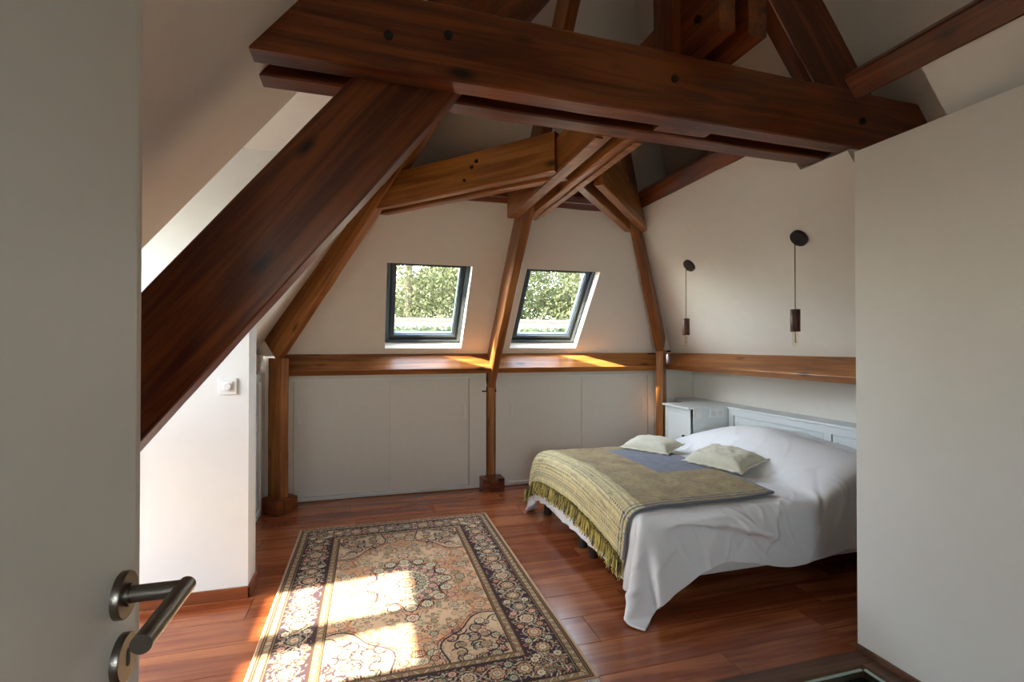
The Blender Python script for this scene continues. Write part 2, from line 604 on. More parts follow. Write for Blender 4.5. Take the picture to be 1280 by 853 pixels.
# ledges that close the step between the inner and the outer slopes
zl = ZTOP
ixl, ixr, iyb = XL + run(zl), XR - run(zl), YB - run(zl)
oxl, oxr, oyb = XLO + run(zl) - .10, XRO - run(zl) + .10, YBO - run(zl) + .10
struct(slab('trim_1', [(ixr + .02, YRF, zl), (oxr, YRF, zl), (oxr, oyb, zl), (ixr + .02, iyb, zl)], (0, 0, -.05), 'wall'))
struct(slab('trim_9', [(ixr + .02, YN, zl), (oxr, YN, zl), (oxr, YRN, zl), (ixr + .02, YRN, zl)], (0, 0, -.05), 'wall'))
struct(slab('trim_2', [(ixl - .02, Y2, zl), (oxl, Y2, zl), (oxl, oyb, zl), (ixl - .02, iyb, zl)], (0, 0, -.05), 'wall'))
struct(slab('trim_3', [(ixl, iyb + .02, zl), (ixr, iyb + .02, zl), (oxr, oyb, zl), (oxl, oyb, zl)], (0, 0, -.05), 'wall'))

# ---- knee walls
struct(slab('wall_back_knee', [(-1.0, 4.66, 0), (3.6, 4.66, 0), (3.6, 4.66, ZP), (-1.0, 4.66, ZP)], (0, .1, 0), 'wall'))
struct(slab('wall_right_knee', [(3.39, YN, 0), (3.39, 4.8, 0), (3.39, 4.8, ZP), (3.39, YN, ZP)], (.1, 0, 0), 'wall'))
struct(slab('trim_4', [(3.09, YN, ZP - .06), (3.9, YN, ZP - .06), (3.9, 4.8, ZP - .06), (3.09, 4.8, ZP - .06)], (0, 0, .04), 'wall'))
struct(slab('wall_left_knee', [(-.86, Y2 + .1, 0), (-.86, 4.75, 0), (-.86, 4.75, ZP), (-.86, Y2 + .1, ZP)], (-.08, 0, 0), 'wall'))

# ---- dormer: far cheek (a short pier with the light switch), near cheek, ceiling, outside wall with glazing
xi = lambda z: XL + run(z)
pier_x = -.624
XG = -2.2                        # gable of the dormer
YD = 1.60                        # near side of the dormer
struct(slab('wall_dormer', [(XG - .1, Y2, 0), (pier_x, Y2, 0), (pier_x, Y2, ZP + (pier_x - XL) * K), (xi(ZTOP), Y2, ZTOP), (XLO + run(ZTOP) - .25, Y2, ZTOP), (XG - .1, Y2, 2.50)],
            (0, .18, 0), 'white'))
struct(slab('wall_dormer_inner', [(-1.20, Y1 - .003, 1.305), (XLO + run(ZD), Y1 - .003, ZD + .03), (-1.20, Y1 - .003, ZD + .03)], (0, -.05, 0), 'wall'))
struct(slab('wall_dormer_near', [(XG - .1, YD, 0), (XW, YD, 0), (XW, YD, 1.29), (XLO + run(ZD), YD, ZD + .06), (XG - .1, YD, ZD + .06)], (0, -.10, 0), 'white'))
struct(slab('wall_dormer_bulkhead', [(XW - .04, YD, 1.262), (XW - .04, Y1, 1.262), (XW - .04, Y1, ZD + .05), (XW - .04, YD, ZD + .05)], (-.05, 0, 0), 'white'))
struct(slab('ceiling_dormer', [(XG - .1, YD - .1, ZD), (-.34, YD - .1, ZD), (-.34, Y1 - .06, ZD), (.02, Y1 - .06, ZD), (.10, Y2 + .05, ZD), (XG - .1, Y2 + .05, ZD)], (0, 0, .06), 'white'))
# outside wall left, up to the dormer
T = 0.11
struct(multi('wall_left_outside', [(XW - T, XW, YN, YD, 0, ZP - .02)], 'wall'))
# gable of the dormer built round its two windows
WN = (1.665, 2.15)
WF = (2.26, 2.725)
WZ0, WZ1, WZ2, WZ3 = 0.35, 0.80, 1.44, 2.15
struct(multi('wall_dormer_gable', [(XG - T, XG, YD - .1, Y2 + .18, 0, WZ0), (XG - T, XG, YD - .1, Y2 + .18, WZ1, WZ2), (XG - T, XG, YD - .1, Y2 + .18, WZ3, 2.5)]
             + [(XG - T, XG, ya_, yb_, za_, zb_) for (ya_, yb_) in ((YD - .1, WN[0]), (WN[1], WF[0]), (WF[1], Y2 + .18)) for (za_, zb_) in ((WZ0, WZ1), (WZ2, WZ3))], 'white'))


def casement(name, y0, y1, z0, z1, nm):
    e = empty(name, (XG - .06, (y0 + y1) / 2, z0), nm, None, None, 'structure')
    b = .03
    x0, x1 = XG - .09, XG - .04
    multi('frame', [(x0, x1, y0, y1, z0, z0 + b), (x0, x1, y0, y1, z1 - b, z1), (x0, x1, y0, y0 + b, z0 + b, z1 - b), (x0, x1, y1 - b, y1, z0 + b, z1 - b)], 'white', e)
    multi('glass_pane', [(XG - .067, XG - .062, y0 + b, y1 - b, z0 + b, z1 - b)], 'glass', e)
    portal('dormer_portal', (XG - .12, (y0 + y1) / 2, (z0 + z1) / 2), Vector((1, 0, 0)).to_track_quat('-Z', 'Y').to_euler(), y1 - y0, z1 - z0)


casement('window_3', WF[0], WF[1], WZ2, WZ3, 'upper white casement of the dormer next to the pier')
casement('window_4', WN[0], WN[1], WZ2, WZ3, 'upper white casement of the dormer away from the pier')
casement('window_6', WF[0], WF[1], WZ0, WZ1, 'unseen lower casement added for daylight next to the pier')  # lower pair is unseen, added to let more daylight in
casement('window_7', WN[0], WN[1], WZ0, WZ1, 'unseen lower casement added for daylight away from the pier')

# ---- landing end of the room, behind the camera
LW = (-0.22, 0.42, 1.15, 1.90)  # unseen window opening, added for fill light from behind the camera
struct(slab('wall_landing', [(-1.3, YN, 0), (4.0, YN, 0), (4.0, YN, LW[2]), (-1.3, YN, LW[2])], (0, -.1, 0), 'wall'))
struct(slab('wall_landing_left', [(-1.3, YN, LW[2]), (LW[0], YN, LW[2]), (LW[0], YN, LW[3]), (-1.3, YN, LW[3])], (0, -.1, 0), 'wall'))
struct(slab('wall_landing_right', [(LW[1], YN, LW[2]), (4.0, YN, LW[2]), (4.0, YN, LW[3]), (LW[1], YN, LW[3])], (0, -.1, 0), 'wall'))
struct(slab('wall_landing_top', [(-1.3, YN, LW[3]), (4.0, YN, LW[3]), (RX + 1.0, YN, RZ + .1), (RX - 1.0, YN, RZ + .1)], (0, -.1, 0), 'wall'))
e = empty('window_5', ((LW[0] + LW[1]) / 2, YN, LW[2]), 'unseen white window added at the landing to light the room', None, None, 'structure')
multi('frame', [(LW[0], LW[1], YN - .07, YN - .02, LW[2], LW[2] + .04), (LW[0], LW[1], YN - .07, YN - .02, LW[3] - .04, LW[3]), (LW[0], LW[0] + .04, YN - .07, YN - .02, LW[2] + .04, LW[3] - .04), (LW[1] - .04, LW[1], YN - .07, YN - .02, LW[2] + .04, LW[3] - .04), (.08, .12, YN - .07, YN - .02, LW[2] + .04, LW[3] - .04)], 'white', e)
multi('glass_pane', [(LW[0] + .04, .08, YN - .048, YN - .042, LW[2] + .04, LW[3] - .04)], 'glass', e)
multi('glass_pane', [(.12, LW[1] - .04, YN - .048, YN - .042, LW[2] + .04, LW[3] - .04)], 'glass', e)
portal('landing_portal', ((LW[0] + LW[1]) / 2, YN - .11, (LW[2] + LW[3]) / 2), Vector((0, 1, 0)).to_track_quat('-Z', 'Y').to_euler(), LW[1] - LW[0], LW[3] - LW[2])
struct(slab('wall_stair', [(-.335, YN, 0), (-.335, .883, 0), (-.335, .883, ZP + (-.335 - XLO) * K + .03), (-.335, YN, ZP + (-.335 - XLO) * K + .03)], (-.09, 0, 0), 'wall'))

# ---- partition on the right
part = struct(bevbox('wall_partition', 2.085, 2.16, YN, 1.705, 0.0, 2.217, 'partition', None, bev=0.003))

# ------------------------------------------------------------------ floor: planks on a sub-floor, stair opening
OPX, OPY = (0.95, 2.0), (0.15, 1.615)
floor = struct(multi('floor', [(-2.3, OPX[0] - .02, YN, 4.8, -.12, -.014), (OPX[1] + .02, 3.5, YN, 4.8, -.12, -.014), (OPX[0] - .02, OPX[1] + .02, OPY[1] + .02, 4.8, -.12, -.014), (OPX[0] - .02, OPX[1] + .02, YN, OPY[0] - .02, -.12, -.014)], 'subfloor'))
PW = 0.2165


def plank(x0, x1, y0, y1):
    g = 0.0009
    o = bevbox('plank', x0 + g, x1 - g, y0 + g, y1 - g, -.014, 0.0, 'floor', None, bev=0.0012, seg=1)
    put(o, floor)


row0 = 2.2915 - 18 * PW
for r_ in range(0, 34):
    y0 = row0 + r_ * PW
    y1 = y0 + PW
    if y0 > 4.66:
        break
    y0c, y1c = max(y0, YN), min(y1, 4.66)
    if r_ == 18:
        j = 1.314
    elif r_ == 17:
        j = 1.02
    else:
        j = (r_ * 0.613) % 1.285
    xs0 = -2.2 if y1 > 1.6 and y0 < 2.95 else -1.2
    cuts = [xs0]
    x = j - 1.285 * 4
    while x < 3.4:
        if x > xs0 + .1:
            cuts.append(x)
        x += 1.285
    cuts.append(3.4)
    for a, b in zip(cuts, cuts[1:]):
        # leave the stair opening free
        segs = [(a, b, y0c, y1c)]
        if y0c < OPY[1] + .085 and y1c > OPY[0] - .085:
            segs = []
            yy0, yy1 = y0c, y1c
            hole_x = (OPX[0] - .085, OPX[1] + .085)
            if a < hole_x[0]:
                segs.append((a, min(b, hole_x[0]), yy0, yy1))
            if b > hole_x[1]:
                segs.append((max(a, hole_x[1]), b, yy0, yy1))
            ca, cb = max(a, hole_x[0]), min(b, hole_x[1])
            if cb > ca:
                if yy1 > OPY[1] + .085:
                    segs.append((ca, cb, OPY[1] + .085, yy1))
                if yy0 < OPY[0] - .085:
                    segs.append((ca, cb, yy0, OPY[0] - .085))
        for s in segs:
            if s[1] - s[0] > .02 and s[3] - s[2] > .01:
                plank(*s)

# edging round the stair opening, glass and the lower flight
struct(bevbox('trim_5', OPX[0] - .085, OPX[1] + .085, OPY[1], OPY[1] + .085, -.05, .004, 'trimdark', bev=.004))
struct(bevbox('trim_6', OPX[1], OPX[1] + .085, OPY[0] - .085, OPY[1], -.05, .004, 'trimdark', bev=.004, rot=None))
struct(bevbox('trim_7', OPX[0] - .085, OPX[0], OPY[0] - .085, OPY[1], -.05, .004, 'trimdark', bev=.004))
struct(bevbox('trim_8', OPX[0] - .085, OPX[1] + .085, OPY[0] - .085, OPY[0], -.05, .004, 'trimdark', bev=.004))
struct(multi('wall_stairwell', [(OPX[0] - .1, OPX[0] - .02, OPY[0] - .1, OPY[1] + .1, -2.6, -.12), (OPX[1] + .02, OPX[1] + .1, OPY[0] - .1, OPY[1] + .1, -2.6, -.12),
                              (OPX[0], OPX[1], OPY[1] + .02, OPY[1] + .1, -2.6, -.12), (OPX[0], OPX[1], OPY[0] - .1, OPY[0] - .02, -2.6, -.12), (OPX[0], OPX[1], OPY[0], OPY[1], -2.7, -2.6)], 'wall'))
MAT['glassedge'] = plain('polished_glass_edge', (0.45, 0.55, 0.50, 1), 0.2, var=0.05)
for (b_, ed_, lb) in (((OPX[0] + .02, OPX[1] - .016, OPY[1] - .016, OPY[1] - .004, -.95, -.012), (OPX[0] + .02, OPX[1] - .016, OPY[1] - .016, OPY[1] - .004, -.0119, -.008), 'clear glass panel along the far edge of the stair opening'),
                      ((OPX[1] - .016, OPX[1] - .004, OPY[0] + .05, OPY[1] - .02, -.95, -.008), (OPX[1] - .016, OPX[1] - .004, OPY[0] + .05, OPY[1] - .02, -.0079, -.002), 'clear glass panel below the white partition beside the stair opening')):
    e = empty('glass_panel', ((b_[0] + b_[1]) / 2, (b_[2] + b_[3]) / 2, -.95), lb, 'glass panel')
    multi('pane', [b_], 'stairglass', e)
    multi('polished_edge', [ed_], 'glassedge', e)

# skirting
struct(bevbox('baseboard_left', -2.19, pier_x + .012, Y2 - .012, Y2, 0, .062, 'base', bev=.003))
struct(bevbox('baseboard_pier', pier_x, pier_x + .012, Y2 - .012, Y2 + .18, 0, .062, 'base', bev=.003, rot=None))
struct(bevbox('baseboard_partition', 2.073, 2.085, OPY[0], 1.705, .004, .03, 'trimdark', bev=.002))


# ------------------------------------------------------------------ roof windows
def ringv(x0, x1, s0, s1, b, d0, d1):
    V, F = [], []
    out = [(x0, s0), (x1, s0), (x1, s1), (x0, s1)]
    inn = [(x0 + b, s0 + b), (x1 - b, s0 + b), (x1 - b, s1 - b), (x0 + b, s1 - b)]
    for d in (d0, d1):
        for (x, s) in out + inn:
            V.append(slope_pt(x, s, d))
    for i in range(4):
        j = (i + 1) % 4
        F += [(i, j, 4 + j, 4 + i), (8 + i, 8 + j, 12 + j, 12 + i), (i, j, 8 + j, 8 + i), (4 + i, 4 + j, 12 + j, 12 + i)]
    return V, F


def slope_box(name, x0, x1, s0, s1, d0, d1, mat, parent):
    V = [slope_pt(x, s, d) for d in (d0, d1) for (x, s) in ((x0, s0), (x1, s0), (x1, s1), (x0, s1))]
    F = [(0, 3, 2, 1), (4, 5, 6, 7), (0, 1, 5, 4), (1, 2, 6, 5), (2, 3, 7, 6), (3, 0, 4, 7)]
    return mesh_obj(name, V, F, mat, parent)


for k, (xa, xb) in enumerate(SK):
    lb = ['dark framed roof window above the left sliding cabinet', 'dark framed roof window between the middle timber and the right corner'][k]
    e = empty('window_%d' % (k + 1), slope_pt((xa + xb) / 2, S0), lb, None, None, 'structure')
    D = 0.080
    v, f = ringv(xa, xb, S0, S1, .034, D, D + .07)
    mesh_obj('frame', v, f, 'frame', e)
    v, f = ringv(xa + .030, xb - .030, S0 + .030, S1 - .030, .016, D + .012, D + .06)
    mesh_obj('gasket', v, f, 'blackplastic', e)
    v, f = ringv(xa + .042, xb - .042, S0 + .042, S1 - .042, .034, D + .02, D + .075)
    mesh_obj('sash', v, f, 'frame', e)
    v, f = ringv(xa + .074, xb - .074, S0 + .074, S1 - .074, .008, D + .034, D + .07)
    mesh_obj('glazing_bead', v, f, 'frame', e)
    slope_box('glass_pane', xa + .078, xb - .078, S0 + .078, S1 - .078, D + .055, D + .061, 'glass', e)
    if k == 0:
        slope_box('ventilation_flap', xa + .05, xb - .05, S1 - .034, S1 - .012, D - .012, D + .004, 'frame', e)
        for xx in (xa + .06, (xa + xb) / 2, xb - .06):
            slope_box('catch', xx - .006, xx + .006, S1 - .036, S1 - .012, D - .022, D - .010, 'blackplastic', e)
    else:
        slope_box('ventilation_flap', xa + .05, xb - .05, S1 - .034, S1 - .014, D - .010, D + .004, 'frame', e)
    c = slope_pt((xa + xb) / 2, (S0 + S1) / 2, .17)
    portal('skylight_portal', c, (-no_).to_track_quat('-Z', 'Y').to_euler(), xb - xa, S1 - S0)

# ------------------------------------------------------------------ timber frame
ZC = 2.31


def bolt(parent, p, d, ln=0.035, r=0.009):
    p = Vector(p)
    d = Vector(d).normalized()
    return tube('bolt', [p - d * .01, p + d * ln], r, 'iron', parent, n=8, smooth=False)


# main tie beam: two planks with a gap
tie_y = lambda x: 1.772 + .03 * x
te = empty('tie_beam', (1.0, 1.9, ZC), 'massive dark double tie beam crossing above the room', 'beam')
tx0, tx1 = -.385, 2.86
th = .275
for (o0, o1, dz) in ((0.0, .095, 0.0), (.165, .26, 0.0)):
    a = Vector((tx0 + .11, tie_y(tx0) + (o0 + o1) / 2, ZC + th / 2))
    b = Vector((tx1, tie_y(tx1) + (o0 + o1) / 2, ZC + th / 2))
    beam('plank', a, b, o1 - o0, th, (0, 0, 1), 'beam', te, jit=.003, bev=.006, cut0=.22)
for (px, pz) in ((.06, 2.43), (.27, 2.47), (1.23, 2.47), (2.3, 2.44)):
    tube('bolt', [(px, tie_y(px) - .009, pz), (px, tie_y(px) + .01, pz)], .017, 'iron', te, n=8, smooth=False)

# principal legs of the main truss (between the two planks)
ly = 1.772 + .095 + .035
k2 = 1.238
lowl = lambda z: .316 + (z - 2.304) / k2 + .0
dirL = Vector((1, 0, k2)).normalized()
perp = Vector((-k2, 0, 1)).normalized()
PT = .305
p_low = Vector((lowl(.50), ly - .012, .50))
p_top = Vector((lowl(3.36), ly + .012, 3.36))
beam('rafter_leg', p_low + perp * PT / 2 + Vector((0, .019, 0)), p_top + perp * PT / 2 + Vector((0, .019, 0)), .110, PT, perp, 'beam', None, jit=.003, bev=.005).name = 'rafter_leg'
tag(bpy.data.objects['rafter_leg'], 'wide dark timber brace sloping down from the tie beam past the open door', 'beam')
kr = 1.30
q0 = Vector((1.50, ly + .035, 2.63 + (2.077 - 1.50) * kr))
q1 = Vector((2.98, ly + .07, 2.63 - (2.98 - 2.077) * kr))
pr_ = Vector((kr, 0, 1)).normalized()
o = beam('rafter_leg', q0 + pr_ * .15, q1 + pr_ * .15, .09, .30, pr_, 'beam', None, jit=.003, bev=.005)
tag(o, 'dark slanting timber rising from the tie beam above the white partition', 'beam')
o = beam('king_post', (1.35, ly + .015, ZC - .0), (1.35, ly + .015, 4.15), .068, .27, (1, 0, 0), 'beam', None)
tag(o, 'dark upright king post standing on the tie beam', 'beam')

# double beam lying on the tie beam, running away from the camera
de = empty('ridge_brace', (1.42, 1.65, ZC + th), 'pair of short dark planks resting on the tie beam with square ends', 'beam')
for (xa, xb) in ((1.312, 1.387), (1.452, 1.540)):
    beam('plank', ((xa + xb) / 2, 1.632, ZC + th + .15), ((xa + xb) / 2, 2.72, ZC + th + .15), xb - xa, .29, (0, 0, 1), 'beam', de)
tube('bolt', [(1.309, 1.75, 2.70), (1.295, 1.75, 2.70)], .016, 'iron', de, n=8, smooth=False)

# hip legs and the middle leg: from the posts up to the apex
def leg(lo, hi, wid, dep, label, ext=1.9):
    lo, hi = Vector(lo), Vector(hi)
    d = (hi - lo).normalized()
    h = Vector((d.x, d.y, 0)).normalized()
    n = (Vector((0, 0, 1)) - d * d.z).normalized()
    top = lo + d * ((hi - lo).length * ext)
    o = beam('hip_rafter', lo + n * dep / 2, top + n * dep / 2, wid, dep, n, 'lit', None, jit=.0035, bev=.006)
    tag(o, label, 'beam')
    return d, n, o


dl, nl_, hipL = leg((-.70, 4.40, 1.235), (.06, 3.61, 2.31), .075, .225, 'slanting corner timber rising from the left post beside the dormer pier')
dm, nm_, hipM = leg((1.1125, 4.58, .95), (1.1125, 3.42, 2.31), .067, .235, 'slanting middle timber between the two roof windows')
dr, nr_, hipR = leg((2.81, 4.40, 1.29), (2.125, 3.69, 2.31), .075, .20, 'slanting corner timber beside the right roof window')

# collars at the level of the tie
zt = .225


def collar(name, p, q, gap, pw, label, h=zt):
    """two parallel planks, centre line p-q (plan), bottoms at ZC"""
    p, q = Vector((p[0], p[1], 0)), Vector((q[0], q[1], 0))
    d = (q - p).normalized()
    s = Vector((d.y, -d.x, 0))
    e = empty(name, ((p.x + q.x) / 2, (p.y + q.y) / 2, ZC), label, 'beam')
    for k in (-1, 1):
        off = s * k * (gap / 2 + pw / 2) + Vector((0, 0, ZC + h / 2))
        beam('plank', p + off, q + off, pw, h, (0, 0, 1), 'lit', e, jit=.003, bev=.006)
    return e, d, s


cl, d1, s1 = collar('collar_beam', (.02, 3.755), (1.045, 2.616), .062, .058, 'honey brown double collar running from the left corner timber to the middle')
cm, d2, s2 = collar('collar_beam', (1.1125, 3.60), (1.1125, 2.06), .066, .085, 'honey brown double collar meeting the tie beam above the middle timber', h=.20)
cr, d3, s3 = collar('collar_beam', (2.29, 3.87), (1.27, 2.745), .064, .058, 'honey brown double collar running to the right corner timber')
# thin laths nailed under the middle collar planks
for xx in (1.0125, 1.2125):
    bevbox('lath', xx - .020, xx + .020, 2.07, 3.45, ZC - .010, ZC - .001, 'lit', cm, bev=.002)
bolt(cr, (2.27, 3.70, ZC + .11), (1, -.6, 0), .05, .007)
for (t_, z_) in ((.60, .13), (.68, .06), (.55, .16)):
    p = Vector((.935, 2.725, 0)).lerp(Vector((.02, 3.755, 0)), t_ * .5) + Vector((0, 0, ZC + z_)) - Vector((.743, .669, 0)) * .090
    tube('bolt', [p, p + Vector((.743, .669, 0)) * .012], .010, 'iron', cl, n=8, smooth=False)

# posts under the slanting timbers
def post(name, c, ang, wid, dep, ztop, label, mat='lit'):
    """wid across the face, dep towards the wall; ang = direction of the face normal in plan"""
    R = Vector((math.cos(ang), math.sin(ang), 0))
    o = beam('post', (c[0], c[1], .118), (c[0], c[1], ztop), wid, dep, R, mat, None, jit=.003, bev=.006)
    return tag(o, label, 'post')


aL = math.atan2(-.72, .70)
pL = post('post', (-.715, 4.425), aL, .075, .165, 1.245, 'short corner post beside the dormer pier')
pM = post('post', (1.1125, 4.640), -math.pi / 2, .067, .115, .955, 'short middle post between the white sliding cabinets')
aR = math.atan2(-.70, -.70)
pR = post('post', (2.865, 4.455), aR, .072, .165, 1.30, 'short corner post behind the white bedside cabinet')
# iron pins
bolt(pM, (1.145, 4.60, .915), (1, 0, 0), .018, .010)
bolt(pM, (1.08, 4.60, .915), (-1, -.1, 0), .055, .006)
bolt(pR, (2.80, 4.48, 1.265), (-1, .1, 0), .07, .006)
bolt(pR, (2.93, 4.44, 1.29), (1, -.2, 0), .03, .009)


def foot(c, ang, label, s=1.0):
    e = empty('post_block', (c[0], c[1], 0), label, 'block')
    R = Matrix.Rotation(ang, 4, 'Z')
    M = Matrix.Translation((c[0], c[1], 0)) @ R
    for (x0, x1, y0, y1, h) in ((-.10, -.035, -.11, .12, .118), (-.034, .040, -.12, .11, .115), (.041, .105, -.105, .11, .12)):
        o = bevbox('block_piece', x0 * s, x1 * s, y0 * s, y1 * s, 0.0, h, 'beam', None, bev=.004)
        o.matrix_basis = M @ o.matrix_basis
        put(o, e)


foot((-.700, 4.405), aL + math.pi / 2, 'rough wooden foot block under the left corner post', .92)
foot((1.1, 4.545), 0, 'rough wooden foot block under the middle post')
foot((2.90, 4.50), aR + math.pi / 2, 'rough wooden foot block under the right corner post')

# canted wall plates and purlins
def canted(name, a, b, inward, top, face, label, cat='beam', mat='lit'):
    """a,b = line where the slope meets the plate top; inward = unit plan vector into the room"""
    a, b, i = Vector(a), Vector(b), Vector(inward)
    d = (b - a).normalized()
    ni = i * SA - Vector((0, 0, CA))
    up = i * CA + Vector((0, 0, SA))
    c0, c1 = a + ni * top / 2 - up * face / 2, b + ni * top / 2 - up * face / 2
    o = beam(name, c0, c1, face if False else top, face, up, mat, None, jit=.0015, bev=.004)
    return tag(o, label, cat)


canted('wall_plate', (-.70, YB, ZP + .003), (1.078, YB, ZP + .003), (0, -1, 0), .215, .062, 'brown wall plate above the left pair of sliding doors')
canted('wall_plate', (1.148, YB, ZP + .003), (2.90, YB, ZP + .003), (0, -1, 0), .215, .062, 'brown wall plate above the right pair of sliding doors')
canted('wall_plate', (XR, 1.2, ZP + .003), (XR, 4.62, ZP + .003), (-1, 0, 0), .20, .062, 'brown wall plate running above the bed headboard')
canted('wall_plate', (XL, Y2 + .19, ZP + .003), (XL, 4.44, ZP + .003), (1, 0, 0), .10, .062, 'short brown wall plate between the dormer pier and the corner post')


def purlin(a, b, inward, label, wd=.115, hg=.085):
    a, b, i = Vector(a), Vector(b), Vector(inward)
    ni = i * SA - Vector((0, 0, CA))
    up = i * CA + Vector((0, 0, SA))
    c = -ni * hg / 2 + up * wd / 2
    o = beam('purlin', a + c, b + c, hg, wd, up, 'beam', None, jit=.004, bev=.008)
    return tag(o, label, 'beam')


purlin((2.080, 2.13, 2.440), (2.080, 3.50, 2.440), (-1, 0, 0), 'rough dark purlin along the right slope above the pendant lamps')
purlin((2.080, -1.5, 2.440), (2.080, 1.69, 2.440), (-1, 0, 0), 'rough dark purlin running above the white partition')
purlin((.42, 3.645, 2.43), (1.98, 3.645, 2.43), (0, -1, 0), 'dark purlin behind the collars above the roof windows')
purlin((.085, 2.2, 2.440), (.085, 3.55, 2.440), (1, 0, 0), 'dark purlin along the left slope behind the wide brace')

# ------------------------------------------------------------------ sliding cabinets
def cabinet(x0, x1, dx0, dxm, dx1, hx, lab):
    e = empty('sliding_cabinet', ((x0 + x1) / 2, 4.63, 0), lab, 'cabinet')
    yf = 4.60
    zt0, zb = 1.055, .045
    multi('carcass', [(x0, dx0, yf, 4.655, 0.006, 1.17), (dx1, x1, yf, 4.655, 0.006, 1.17), (dx0, dx1, yf, 4.655, zt0, 1.17), (dx0, dx1, yf, 4.655, 0.006, zb - .01), (dx0, dx1, 4.648, 4.656, zb - .01, zt0)], 'cream_panel', e)
    multi('track', [(dx0, dx1, yf - .004, yf + .03, zt0 - .012, zt0)], 'white', e)
    multi('track', [(dx0, dx1, yf - .006, yf + .03, zb - .018, zb - .008)], 'white', e)
    a = bevbox('door', dx0 + .006, dxm + .012, yf + .026, yf + .042, zb - .006, zt0 - .012, 'cream_panel', e, bev=.002)
    b = bevbox('door', dxm, dx1 - .004, yf + .006, yf + .022, zb - .006, zt0 - .012, 'cream_panel', e, bev=.002)
    for (d, x, y) in ((a, hx[0], yf + .026), (b, hx[1], yf + .006)):
        bevbox('handle', x - .015, x + .015, y - .009, y + .004, .675, .800, 'white', d, bev=.003)
        bevbox('handle_recess', x - .007, x + .007, y - .0100, y + .002, .690, .785, 'cream_panel', d, bev=.002)


cabinet(-.69, 1.066, -.628, .176, .902, (-.573, .852), 'white sliding cabinet below the roof window beside the left post')
cabinet(1.159, 2.93, 1.290, 2.056, 2.80, (1.318, 2.742), 'white sliding cabinet behind the bed below the right roof window')
# the side cabinet along the left knee wall
e = empty('sliding_cabinet', (-.84, 3.8, 0), 'narrow view of a white sliding cabinet behind the dormer pier', 'cabinet')
multi('carcass', [(-.858, -.83, Y2 + .19, Y2 + .26, 0, 1.13), (-.858, -.83, 4.36, 4.44, 0, 1.13), (-.858, -.83, Y2 + .26, 4.36, 1.06, 1.13), (-.858, -.83, Y2 + .26, 4.36, 0, .04)], 'furniture', e)
for (ya, yb, xo) in ((Y2 + .27, 3.83, 0), (3.80, 4.36, -.012)):
    d = bevbox('door', -.852 + xo, -.838 + xo, ya, yb, .05, 1.05, 'furniture', e, bev=.002)
    bevbox('handle', -.842 + xo, -.828 + xo, yb - .10, yb - .075, .68, .80, 'white', d, bev=.002)

# ------------------------------------------------------------------ door with lever handle
de_ = empty('door_1', (-.30, -.12, 0), 'open grey painted door with lever handle', None, None, 'structure')
bevbox('door_leaf', -.322, -.280, -.12, .727, .008, 2.36, 'door', de_, bev=.002)
hy, hz, kz, fx = .6875, 1.057, .984, -.280
rose = lathe('rosette', [(.0268, 0), (.0268, .007), (.0258, .0085), (.013, .0085), (.013, .012)], 'metal', to_axis((fx, hy, hz), (1, 0, 0)), de_)
ex = -.2145
hd = tube('lever_handle', [(fx + .008, hy, hz), (ex, hy, hz)], .0098, 'metal', de_, n=24)
tube('grip', [(ex, hy + .0098, hz), (ex, hy - .118, hz)], .0099, 'metal', hd, n=24)
esc = lathe('escutcheon', [(.0268, 0), (.0268, .007), (.0258, .0085), (.0002, .0085)], 'metal', to_axis((fx, hy, kz), (1, 0, 0)), de_)
v, f = [], []
for i in range(20):
    t = 2 * math.pi * i / 20
    v.append((.0042 * math.cos(t), .0042 * math.sin(t) + (.006 if math.sin(t) > 0 else -.006)))
V = [(fx + .0060, hy + a, kz + b) for a, b in v] + [(fx + .0089, hy + a, kz + b) for a, b in v]
F = [list(range(20)), list(range(20, 40))] + [[i, (i + 1) % 20, 20 + (i + 1) % 20, 20 + i] for i in range(20)]
kh = mesh_obj('keyhole', V, F, 'gap', esc)

# ------------------------------------------------------------------ light switch on the pier
e = empty('light_switch', (-.724, Y2, 1.132), 'white square light switch on the bright dormer pier', 'switch')
bevbox('plate', -.768, -.680, Y2 - .009, Y2, 1.089, 1.176, 'plastic', e, bev=.004)
bevbox('button', -.750, -.698, Y2 - .013, Y2 - .008, 1.107, 1.158, 'plastic', e, bev=.003)
lathe('dimmer_knob', [(.019, 0), (.019, .008), (.017, .010), (.0002, .010)], 'plastic', to_axis((-.724, Y2 - .012, 1.132), (0, -1, 0)), e, n=24)

# ------------------------------------------------------------------ pendant lamps
def pendant(y, lab):
    e = empty('pendant_lamp', (2.48, y, 2.0), lab, 'lamp', 'pendant lamps over the bed')
    ni = Vector((-SA, 0, -CA))
    base = Vector((2.483, y, 2.0))
    lathe('canopy', [(.053, 0), (.053, .018), (.050, .022), (.0002, .022)], 'blackplastic', to_axis(base, ni), e)
    cx = 2.448
    p = base + ni * .022
    tube('cord_grip', [p + Vector((.003, 0, -.012)), p + Vector((-.008, 0, -.022)), (cx, y + .004, p.z - .034)], [.006, .006, .004], 'blackplastic', e, n=8)
    tube('cord', [(cx, y + .004, p.z - .03), (cx, y + .004, 1.80), (cx, y + .004, 1.565)], .0028, 'cord', e, n=6)
    lathe('lamp_holder', [(.026, 0), (.0272, .002), (.0272, .132), (.026, .134)], 'walnut', Matrix.Translation((cx, y + .004, 1.432)), e)
    bu = lathe('bulb', [(.0002, 0), (.010, .001), (.015, .006), (.016, .014), (.016, .100)], 'bulb', Matrix.Translation((cx, y + .004, 1.343)), e)
    tube('filament', [(cx, y + .004, 1.365), (cx, y + .004, 1.43)], .004, 'brass', bu, n=8)


